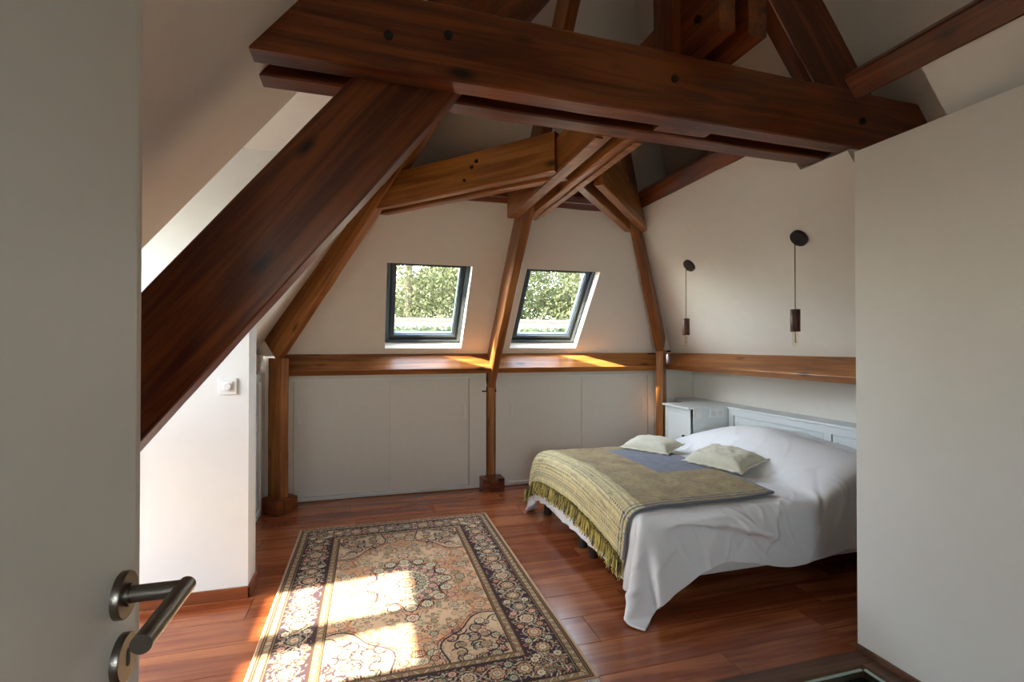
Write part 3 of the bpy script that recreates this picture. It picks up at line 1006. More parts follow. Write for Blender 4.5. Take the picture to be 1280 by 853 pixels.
pendant(2.380, 'pendant lamp with black wall rose hanging over the bed nearer the partition')
pendant(3.445, 'pendant lamp with black wall rose hanging near the right corner timber')

# ------------------------------------------------------------------ bedside cabinet and headboard
e = empty('bedside_cabinet', (2.95, 4.07, 0), 'white bedside cabinet with a small door and sockets on its side', 'cabinet')
NX, NY0, NY1, NZ = 2.785, 3.872, 4.262, .787
multi('carcass', [(NX + .012, NX + .03, NY0, NY1, 0, NZ - .02), (NX + .0005, 3.385, NY0, NY0 + .018, 0, NZ - .0205), (NX + .012, 3.385, NY1 - .018, NY1, 0, NZ - .02), (NX, NX + .012, NY0 + .0005, NY0 + .042, 0, NZ - .02), (NX, NX + .012, NY1 - .042, NY1, 0, NZ - .02), (NX, NX + .012, NY0 + .042, NY1 - .042, NZ - .062, NZ - .02), (NX, NX + .012, NY0 + .042, NY1 - .042, 0, .08)], 'furniture', e)
bevbox('top', NX - .022, 3.385, NY0 - .008, NY1 + .02, NZ - .02, NZ, 'furniture', e, bev=.004)
slab('corner_shelf', [(NX + .2, NY1 + .02, NZ - .02), (3.385, NY1 + .02, NZ - .02), (3.385, 4.62, NZ - .02), (3.12, 4.60, NZ - .02)], (0, 0, .02), 'furniture', e)
d = bevbox('door', NX + .002, NX + .014, NY0 + .045, NY1 - .045, .085, NZ - .066, 'furniture', e, bev=.002)
lathe('knob', [(.006, 0), (.005, .010), (.010, .016), (.011, .022), (.0002, .024)], 'iron', to_axis((NX + .002, 3.955, .518), (-1, 0, 0)), d, n=16)


def socket(x0, x1, n, par, btn):
    s = bevbox('socket_plate', x0, x1, NY0 - .009, NY0, NZ - .098, NZ - .018, 'plastic', par, bev=.003)
    w_ = (x1 - x0) / n
    for i in range(n):
        cx = x0 + w_ * (i + .5)
        if btn:
            bevbox('button', cx - .022, cx + .022, NY0 - .013, NY0 - .008, NZ - .081, NZ - .036, 'plastic', s, bev=.003)
        else:
            lathe('socket_cup', [(.021, 0), (.021, .003), (.018, .003), (.017, .001), (.0002, .001)], 'cream_panel', to_axis((cx, NY0 - .009, NZ - .058), (0, -1, 0)), s, n=20)


socket(2.822, 2.906, 1, e, True)
socket(2.992, 3.145, 2, e, False)

e = empty('headboard', (3.19, 3.0, 0), 'white panelled headboard with a ledge behind the bed', 'headboard')
bevbox('ledge', 3.175, 3.386, 1.9, NY0 - .010, NZ - .02, NZ, 'furniture', e, bev=.004)
multi('frame', [(3.19, 3.21, 1.9, NY0 - .012, NZ - .075, NZ - .021), (3.19, 3.21, NY0 - .075, NY0 - .012, .2, NZ - .075), (3.19, 3.21, 2.80, 2.86, .2, NZ - .075), (3.19, 3.21, 1.9, 1.96, .2, NZ - .075), (3.206, 3.216, 1.9, NY0 - .012, .15, NZ - .07)], 'furniture', e)
for (ya, yb) in ((2.872, NY0 - .085), (1.97, 2.79)):
    d = bevbox('panel', 3.196, 3.207, ya, yb, .21, NZ - .083, 'furniture', e, bev=.003)
    lathe('knob', [(.006, 0), (.005, .008), (.010, .014), (.0002, .02)], 'furniture', to_axis((3.196, yb - .04, NZ - .135), (-1, 0, 0)), d, n=14)

# ------------------------------------------------------------------ bed
BX0, BX1, BY0, BY1 = 1.315, 3.17, 2.205, 3.815
be = empty('bed', (2.2, 3.0, 0), 'low double bed base with mattress and round dark legs', 'bed')
for (ya, yb) in ((BY0, 2.992), (2.998, BY1)):
    bevbox('bed_base', BX0 + .01, BX1, ya, yb, .155, .285, 'basefabric', be, bev=.02, seg=3)
    bevbox('mattress', BX0, BX1, ya, yb, .285, .455, 'basefabric', be, bev=.035, seg=4)
for y in (2.257, 2.911, 3.077, 3.75):
    for x in (1.376, 3.05):
        lathe('leg', [(.030, 0), (.031, .004), (.031, .156)], 'bedleg', Matrix.Translation((x, y, 0)), be, n=20)


# ---- duvet: a small cloth simulation on the bed
def noise2(nx, ny, s, seed):
    r = np.random.RandomState(seed)
    a = r.rand(int(nx / s) + 4, int(ny / s) + 4)
    gx = np.linspace(0, a.shape[0] - 2.001, nx)
    gy = np.linspace(0, a.shape[1] - 2.001, ny)
    ix, iy = gx.astype(int), gy.astype(int)
    fx_, fy_ = (gx - ix)[:, None], (gy - iy)[None, :]
    fx_ = fx_ * fx_ * (3 - 2 * fx_)
    fy_ = fy_ * fy_ * (3 - 2 * fy_)
    A = a[np.ix_(ix, iy)]
    B = a[np.ix_(ix + 1, iy)]
    C_ = a[np.ix_(ix, iy + 1)]
    D = a[np.ix_(ix + 1, iy + 1)]
    return (A * (1 - fx_) + B * fx_) * (1 - fy_) + (C_ * (1 - fx_) + D * fx_) * fy_


def bed_top(x, y):
    """height of what lies under the duvet: mattress plus two rows of pillows"""
    z = np.full_like(x, .462)
    fill = .03 * np.sin(np.clip((y - BY0) / (BY1 - BY0), 0, 1) * math.pi) ** .5
    z = z + fill
    bx = np.clip(1 - np.abs((x - 2.86) / .46) ** 2, 0, 1) ** 1.1
    bx = np.where(x > 2.86, np.maximum(bx, .82), bx)
    prof = np.interp(y, [2.15, 2.3, 2.5, 2.75, 3.05, 3.3, 3.5, 3.7, 3.85], [.13, .185, .205, .225, .262, .240, .195, .13, .06])
    z = np.maximum(z, .462 + prof * bx)
    return z


def sim_duvet():
    h = .0208
    xa, xb = 3.155, BX0 - .355
    ya, yb = BY0 - .315, BY1 + .32
    nx, ny = int((xa - xb) / h) + 1, int((yb - ya) / h) + 1
    gx = xa - np.arange(nx) * h
    gy = ya + np.arange(ny) * h
    X, Y = np.meshgrid(gx, gy, indexing='ij')
    P = np.stack([X, Y, np.full_like(X, .80)], -1)
    r = np.random.RandomState(3)
    # start draped: fold the overhang down
    exx = np.clip(BX0 - X, 0, None)
    ey0 = np.clip(BY0 - Y, 0, None)
    ey1 = np.clip(Y - BY1, 0, None)
    ey = ey0 + ey1
    dist = np.sqrt(exx ** 2 + ey ** 2)
    ph = np.arctan2(ey, exx + 1e-6)
    fl = .035 + .08 * dist + .26 * dist * np.sin(2 * ph) ** 2
    P[..., 0] = np.where(exx > 0, BX0 - np.cos(ph) * fl * (dist > 0), X)
    sgn = np.where(Y < 3, -1, 1)
    P[..., 1] = np.where(ey > 0, np.where(Y < 3, BY0, BY1) + sgn * np.sin(ph) * fl, Y)
    P[..., 2] = bed_top(np.clip(P[..., 0], BX0, 9), np.clip(P[..., 1], BY0, BY1)) + .03 - np.clip(dist - .02, 0, None) * .96
    P += r.randn(*P.shape) * .0012
    rest = 1.0 + .07 * (noise2(nx, ny, 11, 5) - .30) + .06 * (noise2(nx, ny, 5, 9) - .5)
    Vv = np.zeros_like(P)
    side0 = ((exx > .03) ^ (ey > .03)).astype(int)
    tz = .49 - (dist - .03) * .98

    def con(A, B, L, k):
        d = P[B] - P[A]
        l = np.sqrt((d * d).sum(-1)) + 1e-9
        c = (k * .5 * (l - L) / l)[..., None] * d
        P[A] += c
        P[B] -= c

    s = slice
    sets = []
    for o_ in (0, 1):
        n_ = (nx - o_) // 2 * 2
        sets.append(((s(o_, o_ + n_ - 1, 2), s(None)), (s(o_ + 1, o_ + n_, 2), s(None)), 1.0, 1.0))
        m_ = (ny - o_) // 2 * 2
        sets.append(((s(None), s(o_, o_ + m_ - 1, 2)), (s(None), s(o_ + 1, o_ + m_, 2)), 1.0, 1.0))
    for o_ in (0, 1):
        n_ = (nx - o_) // 2 * 2
        sets.append(((s(o_, o_ + n_ - 1, 2), s(0, ny - 1)), (s(o_ + 1, o_ + n_, 2), s(1, ny)), 1.41421, .5))
        sets.append(((s(o_, o_ + n_ - 1, 2), s(1, ny)), (s(o_ + 1, o_ + n_, 2), s(0, ny - 1)), 1.41421, .5))
    for o_ in (0, 1):
        ia = np.array([i for i in range(nx - 2) if (i // 2) % 2 == o_])
        sets.append(((ia, s(None)), (ia + 2, s(None)), 2.0, .06))
        ja = np.array([i for i in range(ny - 2) if (i // 2) % 2 == o_])
        sets.append(((s(None), ja), (s(None), ja + 2), 2.0, .06))
    th_ = .012
    for step in range(260):
        dt = .012
        old = P.copy()
        Vv[..., 2] -= 9.8 * dt
        Vv *= .965
        P += Vv * dt
        for it in range(7):
            for A, B, m_, k_ in sets:
                con(A, B, h * m_ * .5 * (rest[A] + rest[B]), k_)
            # collisions: body of the bed
            x, y, z = P[..., 0], P[..., 1], P[..., 2]
            top = bed_top(np.clip(x, BX0, 9), np.clip(y, BY0, BY1)) + th_
            rr = .045
            ix = BX0 - .022 - x
            iy0 = BY0 - .022 - y
            iy1 = y - BY1 - .022
            side = np.maximum(np.maximum(ix, iy0), iy1)     # <0 inside the footprint
            ins = (side < 0) & (z < top)
            # rounded top edge
            edge = np.clip(1 + side / rr, 0, 1)
            topr = top - rr * (1 - np.sqrt(np.clip(1 - edge ** 2, 0, 1)))
            dtop = topr - z
            hit = ins & (dtop > 0)
            up_ = hit & ((dtop < -side + .03) | (side < -.12))
            P[..., 2] = np.where(up_, topr, z)
            P[..., 0] = np.where(up_, P[..., 0] * .4 + old[..., 0] * .6, P[..., 0])
            P[..., 1] = np.where(up_, P[..., 1] * .4 + old[..., 1] * .6, P[..., 1])
            sd = hit & ~up_
            mxi = sd & (ix >= iy0) & (ix >= iy1)
            P[..., 0] = np.where(mxi, BX0 - .022, P[..., 0])
            m0 = sd & ~mxi & (iy0 >= iy1)
            P[..., 1] = np.where(m0, BY0 - .022, P[..., 1])
            m1_ = sd & ~mxi & ~m0
            P[..., 1] = np.where(m1_, BY1 + .022, P[..., 1])
            P[..., 2] = np.maximum(P[..., 2], .014)
            P[..., 0] = np.minimum(P[..., 0], 3.172)
            pull = (side0 == 1) & (P[..., 2] > tz)
            P[..., 2] = np.where(pull, P[..., 2] * .93 + tz * .07, P[..., 2])
            P[..., 1] = np.where((side0 == 1) & (Y < 3), P[..., 1].clip(BY0 - .085 - .10 * dist, None), P[..., 1])
            P[..., 0] = np.where((side0 == 1) & (exx > 0), P[..., 0].clip(BX0 - .075 - .06 * dist, None), P[..., 0])
            # the head edge is tucked in place
            P[0, :, 0] = 3.165
        Vv = (P - old) / dt
        # friction on top of the mattress
        onb = (P[..., 0] > BX0) & (P[..., 1] > BY0) & (P[..., 1] < BY1)
        Vv[onb] *= .55
        sp = np.sqrt((Vv ** 2).sum(-1, keepdims=True))
        Vv *= np.minimum(1, 1.5 / (sp + 1e-6))
    return P


def grid_faces(nx, ny):
    i = np.arange(nx - 1)[:, None] * ny + np.arange(ny - 1)[None, :]
    return np.stack([i, i + ny, i + ny + 1, i + 1], -1).reshape(-1, 4)


def smooth_grid(P, n):
    P = P.copy()
    for _ in range(n):
        Q = P.copy()
        Q[1:-1, :] = .5 * P[1:-1, :] + .25 * (P[:-2, :] + P[2:, :])
        R_ = Q.copy()
        R_[:, 1:-1] = .5 * Q[:, 1:-1] + .25 * (Q[:, :-2] + Q[:, 2:])
        P = R_
    return P


def grid_normals(P):
    dx = np.gradient(P, axis=0)
    dy = np.gradient(P, axis=1)
    n = np.cross(dx, dy)
    n /= np.linalg.norm(n, axis=-1, keepdims=True) + 1e-9
    return n


def bilinear(P, fi, fj):
    fi = np.clip(fi, 0, P.shape[0] - 1.0001)
    fj = np.clip(fj, 0, P.shape[1] - 1.0001)
    i, j = fi.astype(int), fj.astype(int)
    a, b = (fi - i)[..., None], (fj - j)[..., None]
    return (P[i, j] * (1 - a) + P[i + 1, j] * a) * (1 - b) + (P[i, j + 1] * (1 - a) + P[i + 1, j + 1] * a) * b


def surf_obj(name, P, mat, colors=None, parent=None, thick=0.0, sub=0, smooth=True):
    nx, ny = P.shape[:2]
    me = bpy.data.meshes.new(name)
    F_ = grid_faces(nx, ny)
    me.from_pydata(P.reshape(-1, 3).tolist(), [], F_.tolist())
    if colors is not None:
        at = me.color_attributes.new('pattern', 'FLOAT_COLOR', 'POINT')
        c = np.ones((nx * ny, 4), np.float32)
        c[:, :3] = colors.reshape(-1, 3)
        at.data.foreach_set('color', c.ravel())
    me.polygons.foreach_set('use_smooth', [smooth] * len(me.polygons))
    me.materials.append(MAT[mat])
    o = link(bpy.data.objects.new(name, me))
    if sub:
        sb = o.modifiers.new('sub', 'SUBSURF')
        sb.levels = sub
        sb.render_levels = sub
    if thick:
        so_ = o.modifiers.new('thick', 'SOLIDIFY')
        so_.thickness = thick
        so_.offset = -1
    if parent:
        put(o, parent)
    return o


cell = .0208
DP = sim_duvet()
DS = smooth_grid(DP, 1)
Nrm = grid_normals(DS)
sgn = 1.0 if Nrm[20, DS.shape[1] // 2, 2] > 0 else -1.0


def wrinkled(P):
    """twice as fine a grid with creases pressed into it"""
    nx, ny = P.shape[0] * 2 - 1, P.shape[1] * 2 - 1
    fi, fj = np.meshgrid(np.linspace(0, P.shape[0] - 1, nx), np.linspace(0, P.shape[1] - 1, ny), indexing='ij')
    Q = smooth_grid(bilinear(P, fi, fj), 1)
    n = grid_normals(Q) * sgn
    u, v = fi * cell, fj * cell
    rw = np.random.RandomState(17)
    hgt = np.zeros((nx, ny))
    for k in range(230):
        cu, cv = rw.uniform(0, u.max()), rw.uniform(0, v.max())
        side = cv < .34 or cv > v.max() - .34 or cu > u.max() - .42
        ang = rw.uniform(-.7, .7) + (0.0 if cv < .5 or cv > v.max() - .5 else 1.2 * rw.choice((-1, 1)))
        if cu > u.max() - .42:
            ang += 1.57
        L, W_ = rw.uniform(.06, .20), rw.uniform(.009, .020)
        du, dv = u - cu, v - cv
        a_ = du * math.sin(ang) + dv * math.cos(ang)
        b_ = du * math.cos(ang) - dv * math.sin(ang) + .25 * a_ * a_ / L * rw.choice((-1, 1))
        hgt += rw.uniform(.4, 1.0) * (1.0 if side else .55) * np.exp(-(a_ / L) ** 2 - (b_ / W_) ** 2) * rw.choice((1, 1, -.7))
    hgt = np.clip(hgt, -1.2, 1.6) * .0100
    hgt += .004 * (noise2(nx, ny, 14, 61) - .5) + .0018 * (noise2(nx, ny, 5, 62) - .5)
    return Q + n * hgt[..., None]


DW = wrinkled(DS)
duv = surf_obj('duvet', DW if sgn > 0 else DW[:, ::-1], 'linen', thick=.010, sub=1)
tag(duv, 'rumpled white duvet spread over the bed and hanging down its sides', 'duvet')
HX = DS.shape


# ---- woven throw lying over the foot of the duvet
def lin(c):
    c = np.asarray(c, float) / 255
    return np.where(c <= .04045, c / 12.92, ((c + .055) / 1.055) ** 2.4)


i_of = lambda x: (3.155 - x) / cell          # duvet grid coordinate of an undraped x
j_of = lambda y: (y - (BY0 - .315)) / cell
TA0, TA1 = 2.20, BX0 - .235 + .075 * np.sin(np.linspace(0, 1, 300) * math.pi)[None, :]                  # head edge, hanging foot edge (undraped)
TB0, TB1 = 2.285, 3.97
n1, n2 = 210, 300
ta = np.linspace(0, 1, n1)[:, None] * np.ones((1, n2))
tb = np.linspace(0, 1, n2)[None, :] * np.ones((n1, 1))
xx = TA0 + (TA1 - TA0) * ta + .02 * np.sin(tb * 5) * (1 - ta)
yy = TB0 + (TB1 - TB0) * tb + .035 * (1 - ta) * (1 - tb) - .01 * np.sin(ta * 6) * (1 - tb)
SM = smooth_grid(DS, 6)
SN = grid_normals(SM) * sgn
TP = bilinear(SM, i_of(xx), j_of(yy)) + bilinear(SN, i_of(xx), j_of(yy)) * .022
TP[..., 2] = np.maximum(TP[..., 2], .05)
TP += bilinear(SN, i_of(xx), j_of(yy)) * (.006 * (noise2(n1, n2, 22, 4) - .5) + .0015 * (noise2(n1, n2, 5, 8) - .5))[..., None]
# colours: olive field, grey centre, pale yellow striped end, grey edge
ra = np.random.RandomState(11)
olive, brown, yel, grey, dgrey = lin((178, 158, 112)), lin((152, 130, 94)), lin((232, 214, 158)), lin((128, 131, 142)), lin((92, 93, 100))
wv = noise2(n1, n2, 14, 21)[..., None]
wv2 = noise2(n1, n2, 3, 22)[..., None]
colr = brown * (1 - wv) + olive * wv
colr = colr * (.82 + .36 * wv2)
dd = (xx - TA1)                               # distance from the hanging edge
zone = (dd < .300) & (dd > .0)
st = np.zeros((n1, n2))
for k_, (c0, wd) in enumerate(((.292, .005), (.280, .003), (.252, .004), (.228, .003), (.218, .003), (.186, .004), (.160, .003), (.150, .003), (.112, .004), (.092, .003), (.058, .004), (.044, .003), (.016, .004))):
    st = np.maximum(st, (np.abs(dd - c0) < wd) * (1.0 if k_ % 3 else .8))
dots = ((np.abs(dd - .205) < .005) | (np.abs(dd - .132) < .005) | (np.abs(dd - .075) < .005)) & ((yy * 90).astype(int) % 2 == 0)
zc_ = yel * (.80 + .3 * wv2)
zc_ = zc_ * (1 - .5 * st[..., None]) + dgrey * (.5 * st[..., None])
zc_ = np.where(dots[..., None], dgrey * 1.1, zc_)
colr = np.where(zone[..., None], zc_, colr)
mid = (xx > 1.80) & (yy > 2.83) & (yy < 3.60)
gv = (.9 + .2 * noise2(n1, n2, 8, 31))[..., None]
colr = np.where(mid[..., None], grey * gv, colr)
l2 = (np.abs(yy - TB0 - .055) < .006) | (np.abs(yy - TB0 - .085) < .004) | (np.abs(yy - TB1 + .055) < .006)
colr = np.where((l2 & (dd > .0))[..., None], dgrey, colr)
thr = empty('throw_blanket', (1.7, 3.1, .5), 'olive and yellow striped throw with grey centre over the foot of the bed', 'blanket')
tsg = 1 if grid_normals(TP)[20, 150, 2] > 0 else -1
surf_obj('throw_cloth', TP if tsg > 0 else TP[:, ::-1], 'throw', colr if tsg > 0 else colr[:, ::-1], thr, thick=.006)
# rolled grey binding along the side and head edges
TN = grid_normals(TP) * tsg
tube('binding', [tuple(TP[i, 0] + TN[i, 0] * .0) for i in range(0, n1, 5)], .0075, 'binding', thr, n=8)
tube('binding', [tuple(TP[0, j]) for j in range(0, n2, 6)], .0055, 'binding', thr, n=8)
tube('binding', [tuple(TP[i, -1]) for i in range(0, n1, 5)], .0055, 'binding', thr, n=8)
# fringe along the hanging edge
fv, ff, fc = [], [], []
fr = random.Random(5)
fcols = [lin((226, 204, 120)), lin((190, 168, 88)), lin((214, 190, 104)), lin((120, 112, 74)), lin((78, 76, 66))]
for k_ in range(900):
    t_ = (k_ + fr.random()) / 900 * (n2 - 1)
    j = min(int(t_), n2 - 2)
    a_ = t_ - j
    p = TP[-1, j] * (1 - a_) + TP[-1, j + 1] * a_
    nr0 = TN[-1, j]
    ln = fr.uniform(.060, .105)
    sw = np.array([fr.uniform(-.022, .008), fr.uniform(-.028, .028), 0])
    out = np.array([-1, 0, 0]) * fr.uniform(.0, .024)
    c_ = fcols[min(4, int(fr.random() ** 1.1 * 5))]
    wdt = fr.uniform(.0028, .0045)
    rows = []
    for q in range(5):
        u = q / 4
        cpt = p + out * (1 + .3 * u) + sw * u * u + np.array([0, 0, -ln * u + .006])
        cpt[2] = max(cpt[2], .02)
        r0 = wdt * (1 - .35 * u)
        rows.append(len(fv))
        for (ax, ay) in ((-1, -1), (-1, 1), (1, 0)):
            fv.append((cpt[0] + ax * r0 * .8, cpt[1] + ay * r0, cpt[2]))
            fc.append(c_ * (1.0 - .25 * (u < .15)))
    for q in range(4):
        a0, b0 = rows[q], rows[q + 1]
        for m_ in range(3):
            n_ = (m_ + 1) % 3
            ff.append((a0 + m_, a0 + n_, b0 + n_, b0 + m_))
me = bpy.data.meshes.new('fringe')
me.from_pydata(fv, [], ff)
at_ = me.color_attributes.new('pattern', 'FLOAT_COLOR', 'POINT')
cc = np.ones((len(fv), 4), np.float32)
cc[:, :3] = np.array(fc)
at_.data.foreach_set('color', cc.ravel())
me.materials.append(MAT['fringe'])
fo = link(bpy.data.objects.new('fringe', me))
fo['kind'] = 'stuff'
put(fo, thr)


# ---- small cushions
def duvet_z(x, y, r=.12):
    d = (DS[..., 0] - x) ** 2 + (DS[..., 1] - y) ** 2
    m_ = d < r * r
    return float(DS[..., 2][m_].mean()), float(DS[..., 2][m_].max())


def cushion(cx, cy, ang, L, W_, H, tilt, lab, seed, zoff=0.0):
    n = 41
    u = np.linspace(-1, 1, n)
    U, Vg = np.meshgrid(u, u, indexing='ij')
    e = empty('cushion', (cx, cy, .5), lab, 'cushion')
    pinch = 1 - .10 * (1 - np.abs(U) ** 2) * np.abs(Vg) ** 3
    pinch2 = 1 - .12 * (1 - np.abs(Vg) ** 2) * np.abs(U) ** 3
    prof = ((1 - U ** 4).clip(0) * (1 - Vg ** 4).clip(0)) ** .55
    nz = noise2(n, n, 6, seed) - .5
    nz2 = noise2(n, n, 3, seed + 50) - .5
    zs = []
    for s_ in (1, -1):
        x = U * L / 2 * pinch2
        y = Vg * W_ / 2 * pinch
        z = s_ * H / 2 * prof * (1 + .25 * nz) + .010 * nz2 * prof
        if s_ < 0:
            z *= .65
        zs.append(np.stack([x, y, z], -1))
    zz = duvet_z(cx, cy)[0] + H * .33 + .012 + zoff
    M = Matrix.Translation((cx, cy, zz)) @ Matrix.Rotation(ang, 4, 'Z') @ Matrix.Rotation(tilt, 4, 'X')
    V = [tuple(p) for p in zs[0].reshape(-1, 3)] + [tuple(p) for p in zs[1].reshape(-1, 3)]
    F0 = grid_faces(n, n)
    F = F0.tolist() + (F0[:, ::-1] + n * n).tolist()
    bmx = mesh_obj('cover', V, F, 'cushion', None, True)
    bmx.matrix_basis = M
    put(bmx, e)
    # ruffled flange
    per = [(u_, -1) for u_ in u[:-1]] + [(1, v_) for v_ in u[:-1]] + [(u_, 1) for u_ in u[::-1][:-1]] + [(-1, v_) for v_ in u[::-1][:-1]]
    r = random.Random(seed)
    V, F = [], []
    m_ = len(per)
    for k, (a, b) in enumerate(per):
        px = 1 - .12 * (1 - b * b) * abs(a) ** 3
        py = 1 - .10 * (1 - a * a) * abs(b) ** 3
        x, y = a * L / 2 * px, b * W_ / 2 * py
        nrm = Vector((x / L, y / W_, 0)).normalized()
        wv_ = math.sin(k * .9) * .005 + r.uniform(-.004, .004)
        ow = .020 + r.uniform(-.004, .004)
        for q, (ofs, zz_) in enumerate(((-.010, .006), (ow * .5, .006 + wv_ * .4), (ow, wv_), (ow * .5, -.002 + wv_ * .4), (-.010, -.006))):
            V.append((x + nrm.x * ofs, y + nrm.y * ofs, zz_))
    for k in range(m_):
        j = (k + 1) % m_
        for q in range(5):
            p = (q + 1) % 5
            F.append((k * 5 + q, j * 5 + q, j * 5 + p, k * 5 + p))
    fl = mesh_obj('flange', V, F, 'cushion', None, True)
    fl.matrix_basis = M
    put(fl, e)


cushion(2.165, 3.50, math.radians(-60), .40, .27, .125, math.radians(8), 'small cream cushion on the far side of the throw by the cabinet doors', 3)
cushion(2.335, 2.87, math.radians(-73), .44, .29, .145, math.radians(10), 'small cream cushion lying against the duvet beside the throw corner', 8)


# ------------------------------------------------------------------ rug
def rug_pattern(hw, hl, px):
    """quarter of a floral medallion carpet painted on a grid, then mirrored"""
    nx, ny = int(hw / px), int(hl / px)
    U, Vv_ = np.meshgrid((np.arange(nx) + .5) * px, (np.arange(ny) + .5) * px, indexing='ij')
    navy, cream, peach, rust, green, pink, tan, brown_ = [np.array(lin(c)) for c in ((30, 32, 52), (222, 204, 170), (210, 158, 118), (150, 78, 52), (138, 146, 120), (206, 136, 122), (176, 142, 98), (86, 66, 48))]
    dk = np.array(lin((44, 36, 38)))
    img = np.zeros((nx, ny, 3)) + peach
    r = random.Random(12)
    edx = hw - U
    edy = hl - Vv_
    ed = np.minimum(edx, edy)
    nz = noise2(nx, ny, 16, 41)[..., None]
    img = img * (.86 + .3 * nz)
    img = np.where(noise2(nx, ny, 26, 43)[..., None] > .62, img * .55 + cream * .45, img)

    def stamp(cx, cy, rad, fn):
        i0, i1 = max(0, int((cx - rad) / px)), min(nx, int((cx + rad) / px) + 2)
        j0, j1 = max(0, int((cy - rad) / px)), min(ny, int((cy + rad) / px) + 2)
        if i1 <= i0 or j1 <= j0:
            return
        dx = U[i0:i1, j0:j1] - cx
        dy = Vv_[i0:i1, j0:j1] - cy
        rr_ = np.hypot(dx, dy)
        tt = np.arctan2(dy, dx)
        img[i0:i1, j0:j1] = fn(img[i0:i1, j0:j1], rr_, tt)

    def flower(cx, cy, rad, n, c1, c2, line, ph=0.0, lw=.18):
        def fn(im, rr_, tt):
            q = rr_ / (rad * (.80 + .20 * np.abs(np.cos(n * .5 * (tt + ph)))))
            im = np.where((q < 1)[..., None], line, im)
            im = np.where((q < 1 - lw)[..., None], c1, im)
            im = np.where(((q < .62) & (np.cos(n * (tt + ph)) > .2))[..., None], c2, im)
            im = np.where((q < .30)[..., None], line * .6 + rust * .4, im)
            im = np.where((q < .17)[..., None], cream, im)
            return im
        stamp(cx, cy, rad * 1.05, fn)

    def leaf(cx, cy, rad, ph, c, line):
        def fn(im, rr_, tt):
            a = rr_ * np.cos(tt - ph) / rad
            b = rr_ * np.sin(tt - ph) / rad
            q = np.abs(b) / (.34 * (1 - a * a).clip(.0001))
            im = np.where(((q < 1) & (np.abs(a) < 1))[..., None], line, im)
            im = np.where(((q < .62) & (np.abs(a) < .86))[..., None], c, im)
            return im
        stamp(cx, cy, rad, fn)

    def curve(pts, wd, c):
        for (a, b) in pts:
            def fn(im, rr_, tt):
                return np.where((rr_ < wd)[..., None], c, im)
            stamp(a, b, wd + px, fn)

    fx0, fy0 = hw - .285, hl - .255        # field half size
    # ---- field: spiral stems and scattered blossoms
    for _ in range(46):
        cx, cy = r.uniform(0, fx0), r.uniform(0, fy0)
        R0 = r.uniform(.03, .075)
        a0 = r.uniform(0, 6.3)
        sg = r.choice((-1, 1))
        curve([(cx + R0 * (1 - t / 70) * math.cos(a0 + sg * t * .085), cy + R0 * (1 - t / 70) * math.sin(a0 + sg * t * .085)) for t in range(56)], .0022, r.choice((brown_, rust, green * .7)))
    cols = [(green, cream), (cream, rust), (green * 1.15, peach), (rust, cream), (pink, cream), (tan, green), (cream, green)]
    for _ in range(420):
        cx, cy = r.uniform(-.01, fx0), r.uniform(-.01, fy0)
        rd = r.uniform(.007, .015)
        c1, c2 = r.choice(cols)
        if r.random() < .5:
            flower(cx, cy, rd, r.choice((5, 6, 8)), c1, c2, r.choice((dk, brown_, rust)), r.uniform(0, 6))
        else:
            leaf(cx, cy, rd * 1.25, r.uniform(0, 6.3), c1, r.choice((brown_, dk, green * .6)))
    for _ in range(40):
        cx, cy = r.uniform(0, fx0), r.uniform(0, fy0)
        c1, c2 = r.choice(cols)
        flower(cx, cy, r.uniform(.020, .032), 8, c1, c2, r.choice((dk, navy, brown_)), r.uniform(0, 6), .16)
    # ---- medallion
    th_ = np.arctan2(Vv_ * .78, U)
    rm = np.hypot(U, Vv_ * .78)
    lob = .205 * (1 + .13 * np.cos(8 * th_))
    band = np.abs(rm - lob)
    img = np.where((rm < lob)[..., None], img * .35 + cream * .62, img)
    img = np.where((band < .007)[..., None], navy, img)
    img = np.where(((band > .012) & (band < .016))[..., None], rust, img)
    for k in range(5):
        a = k * math.pi / 8
        R0 = .205
        for rr0, rd, cc_ in ((R0 * 1.06, .038, (cream, green)), (R0 * .70, .030, (pink, cream)), (R0 * .40, .026, (green, cream))):
            flower(rr0 * math.cos(a), rr0 * math.sin(a) / .78, rd, 8, cc_[0], cc_[1], navy, a, .18)
        a2 = a + math.pi / 16
        for rr0 in (.135, .175):
            leaf(rr0 * math.cos(a2), rr0 * math.sin(a2) / .78, .030, a2, green, navy)
            leaf(rr0 * math.cos(a2) + .018, rr0 * math.sin(a2) / .78 + .018, .022, a2 + .8, rust, navy)
    flower(0, 0, .062, 10, peach, green, navy, 0, .16)
    flower(0, .205 / .78 * 1.42, .040, 8, cream, pink, navy, 0, .2)
    # ---- corner spandrels
    cxr = fx0 - U
    cyr = fy0 - Vv_
    sp = np.hypot(cxr / .30, cyr / .34) + .07 * np.cos(7 * np.arctan2(cyr, cxr + 1e-6))
    inf = (cxr > 0) & (cyr > 0)
    img = np.where((inf & (sp < 1))[..., None], img * .45 + (green * .3 + peach * .3 + cream * .12), img)
    for k in range(26):
        cx, cy = fx0 - r.uniform(0, .26), fy0 - r.uniform(0, .29)
        if math.hypot((fx0 - cx) / .30, (fy0 - cy) / .34) < .98:
            R0 = r.uniform(.022, .05)
            a0 = r.uniform(0, 6.3)
            curve([(cx + R0 * (1 - t / 60) * math.cos(a0 + t * .1), cy + R0 * (1 - t / 60) * math.sin(a0 + t * .1)) for t in range(46)], .0042, navy)
            c1, c2 = r.choice(cols)
            flower(cx, cy, r.uniform(.016, .032), 8, c1, c2, navy, r.uniform(0, 6), .2)
    img = np.where((inf & (np.abs(sp - 1) < .016))[..., None], navy, img)
    img = np.where((inf & (np.abs(sp - 1.05) < .010))[..., None], rust, img)
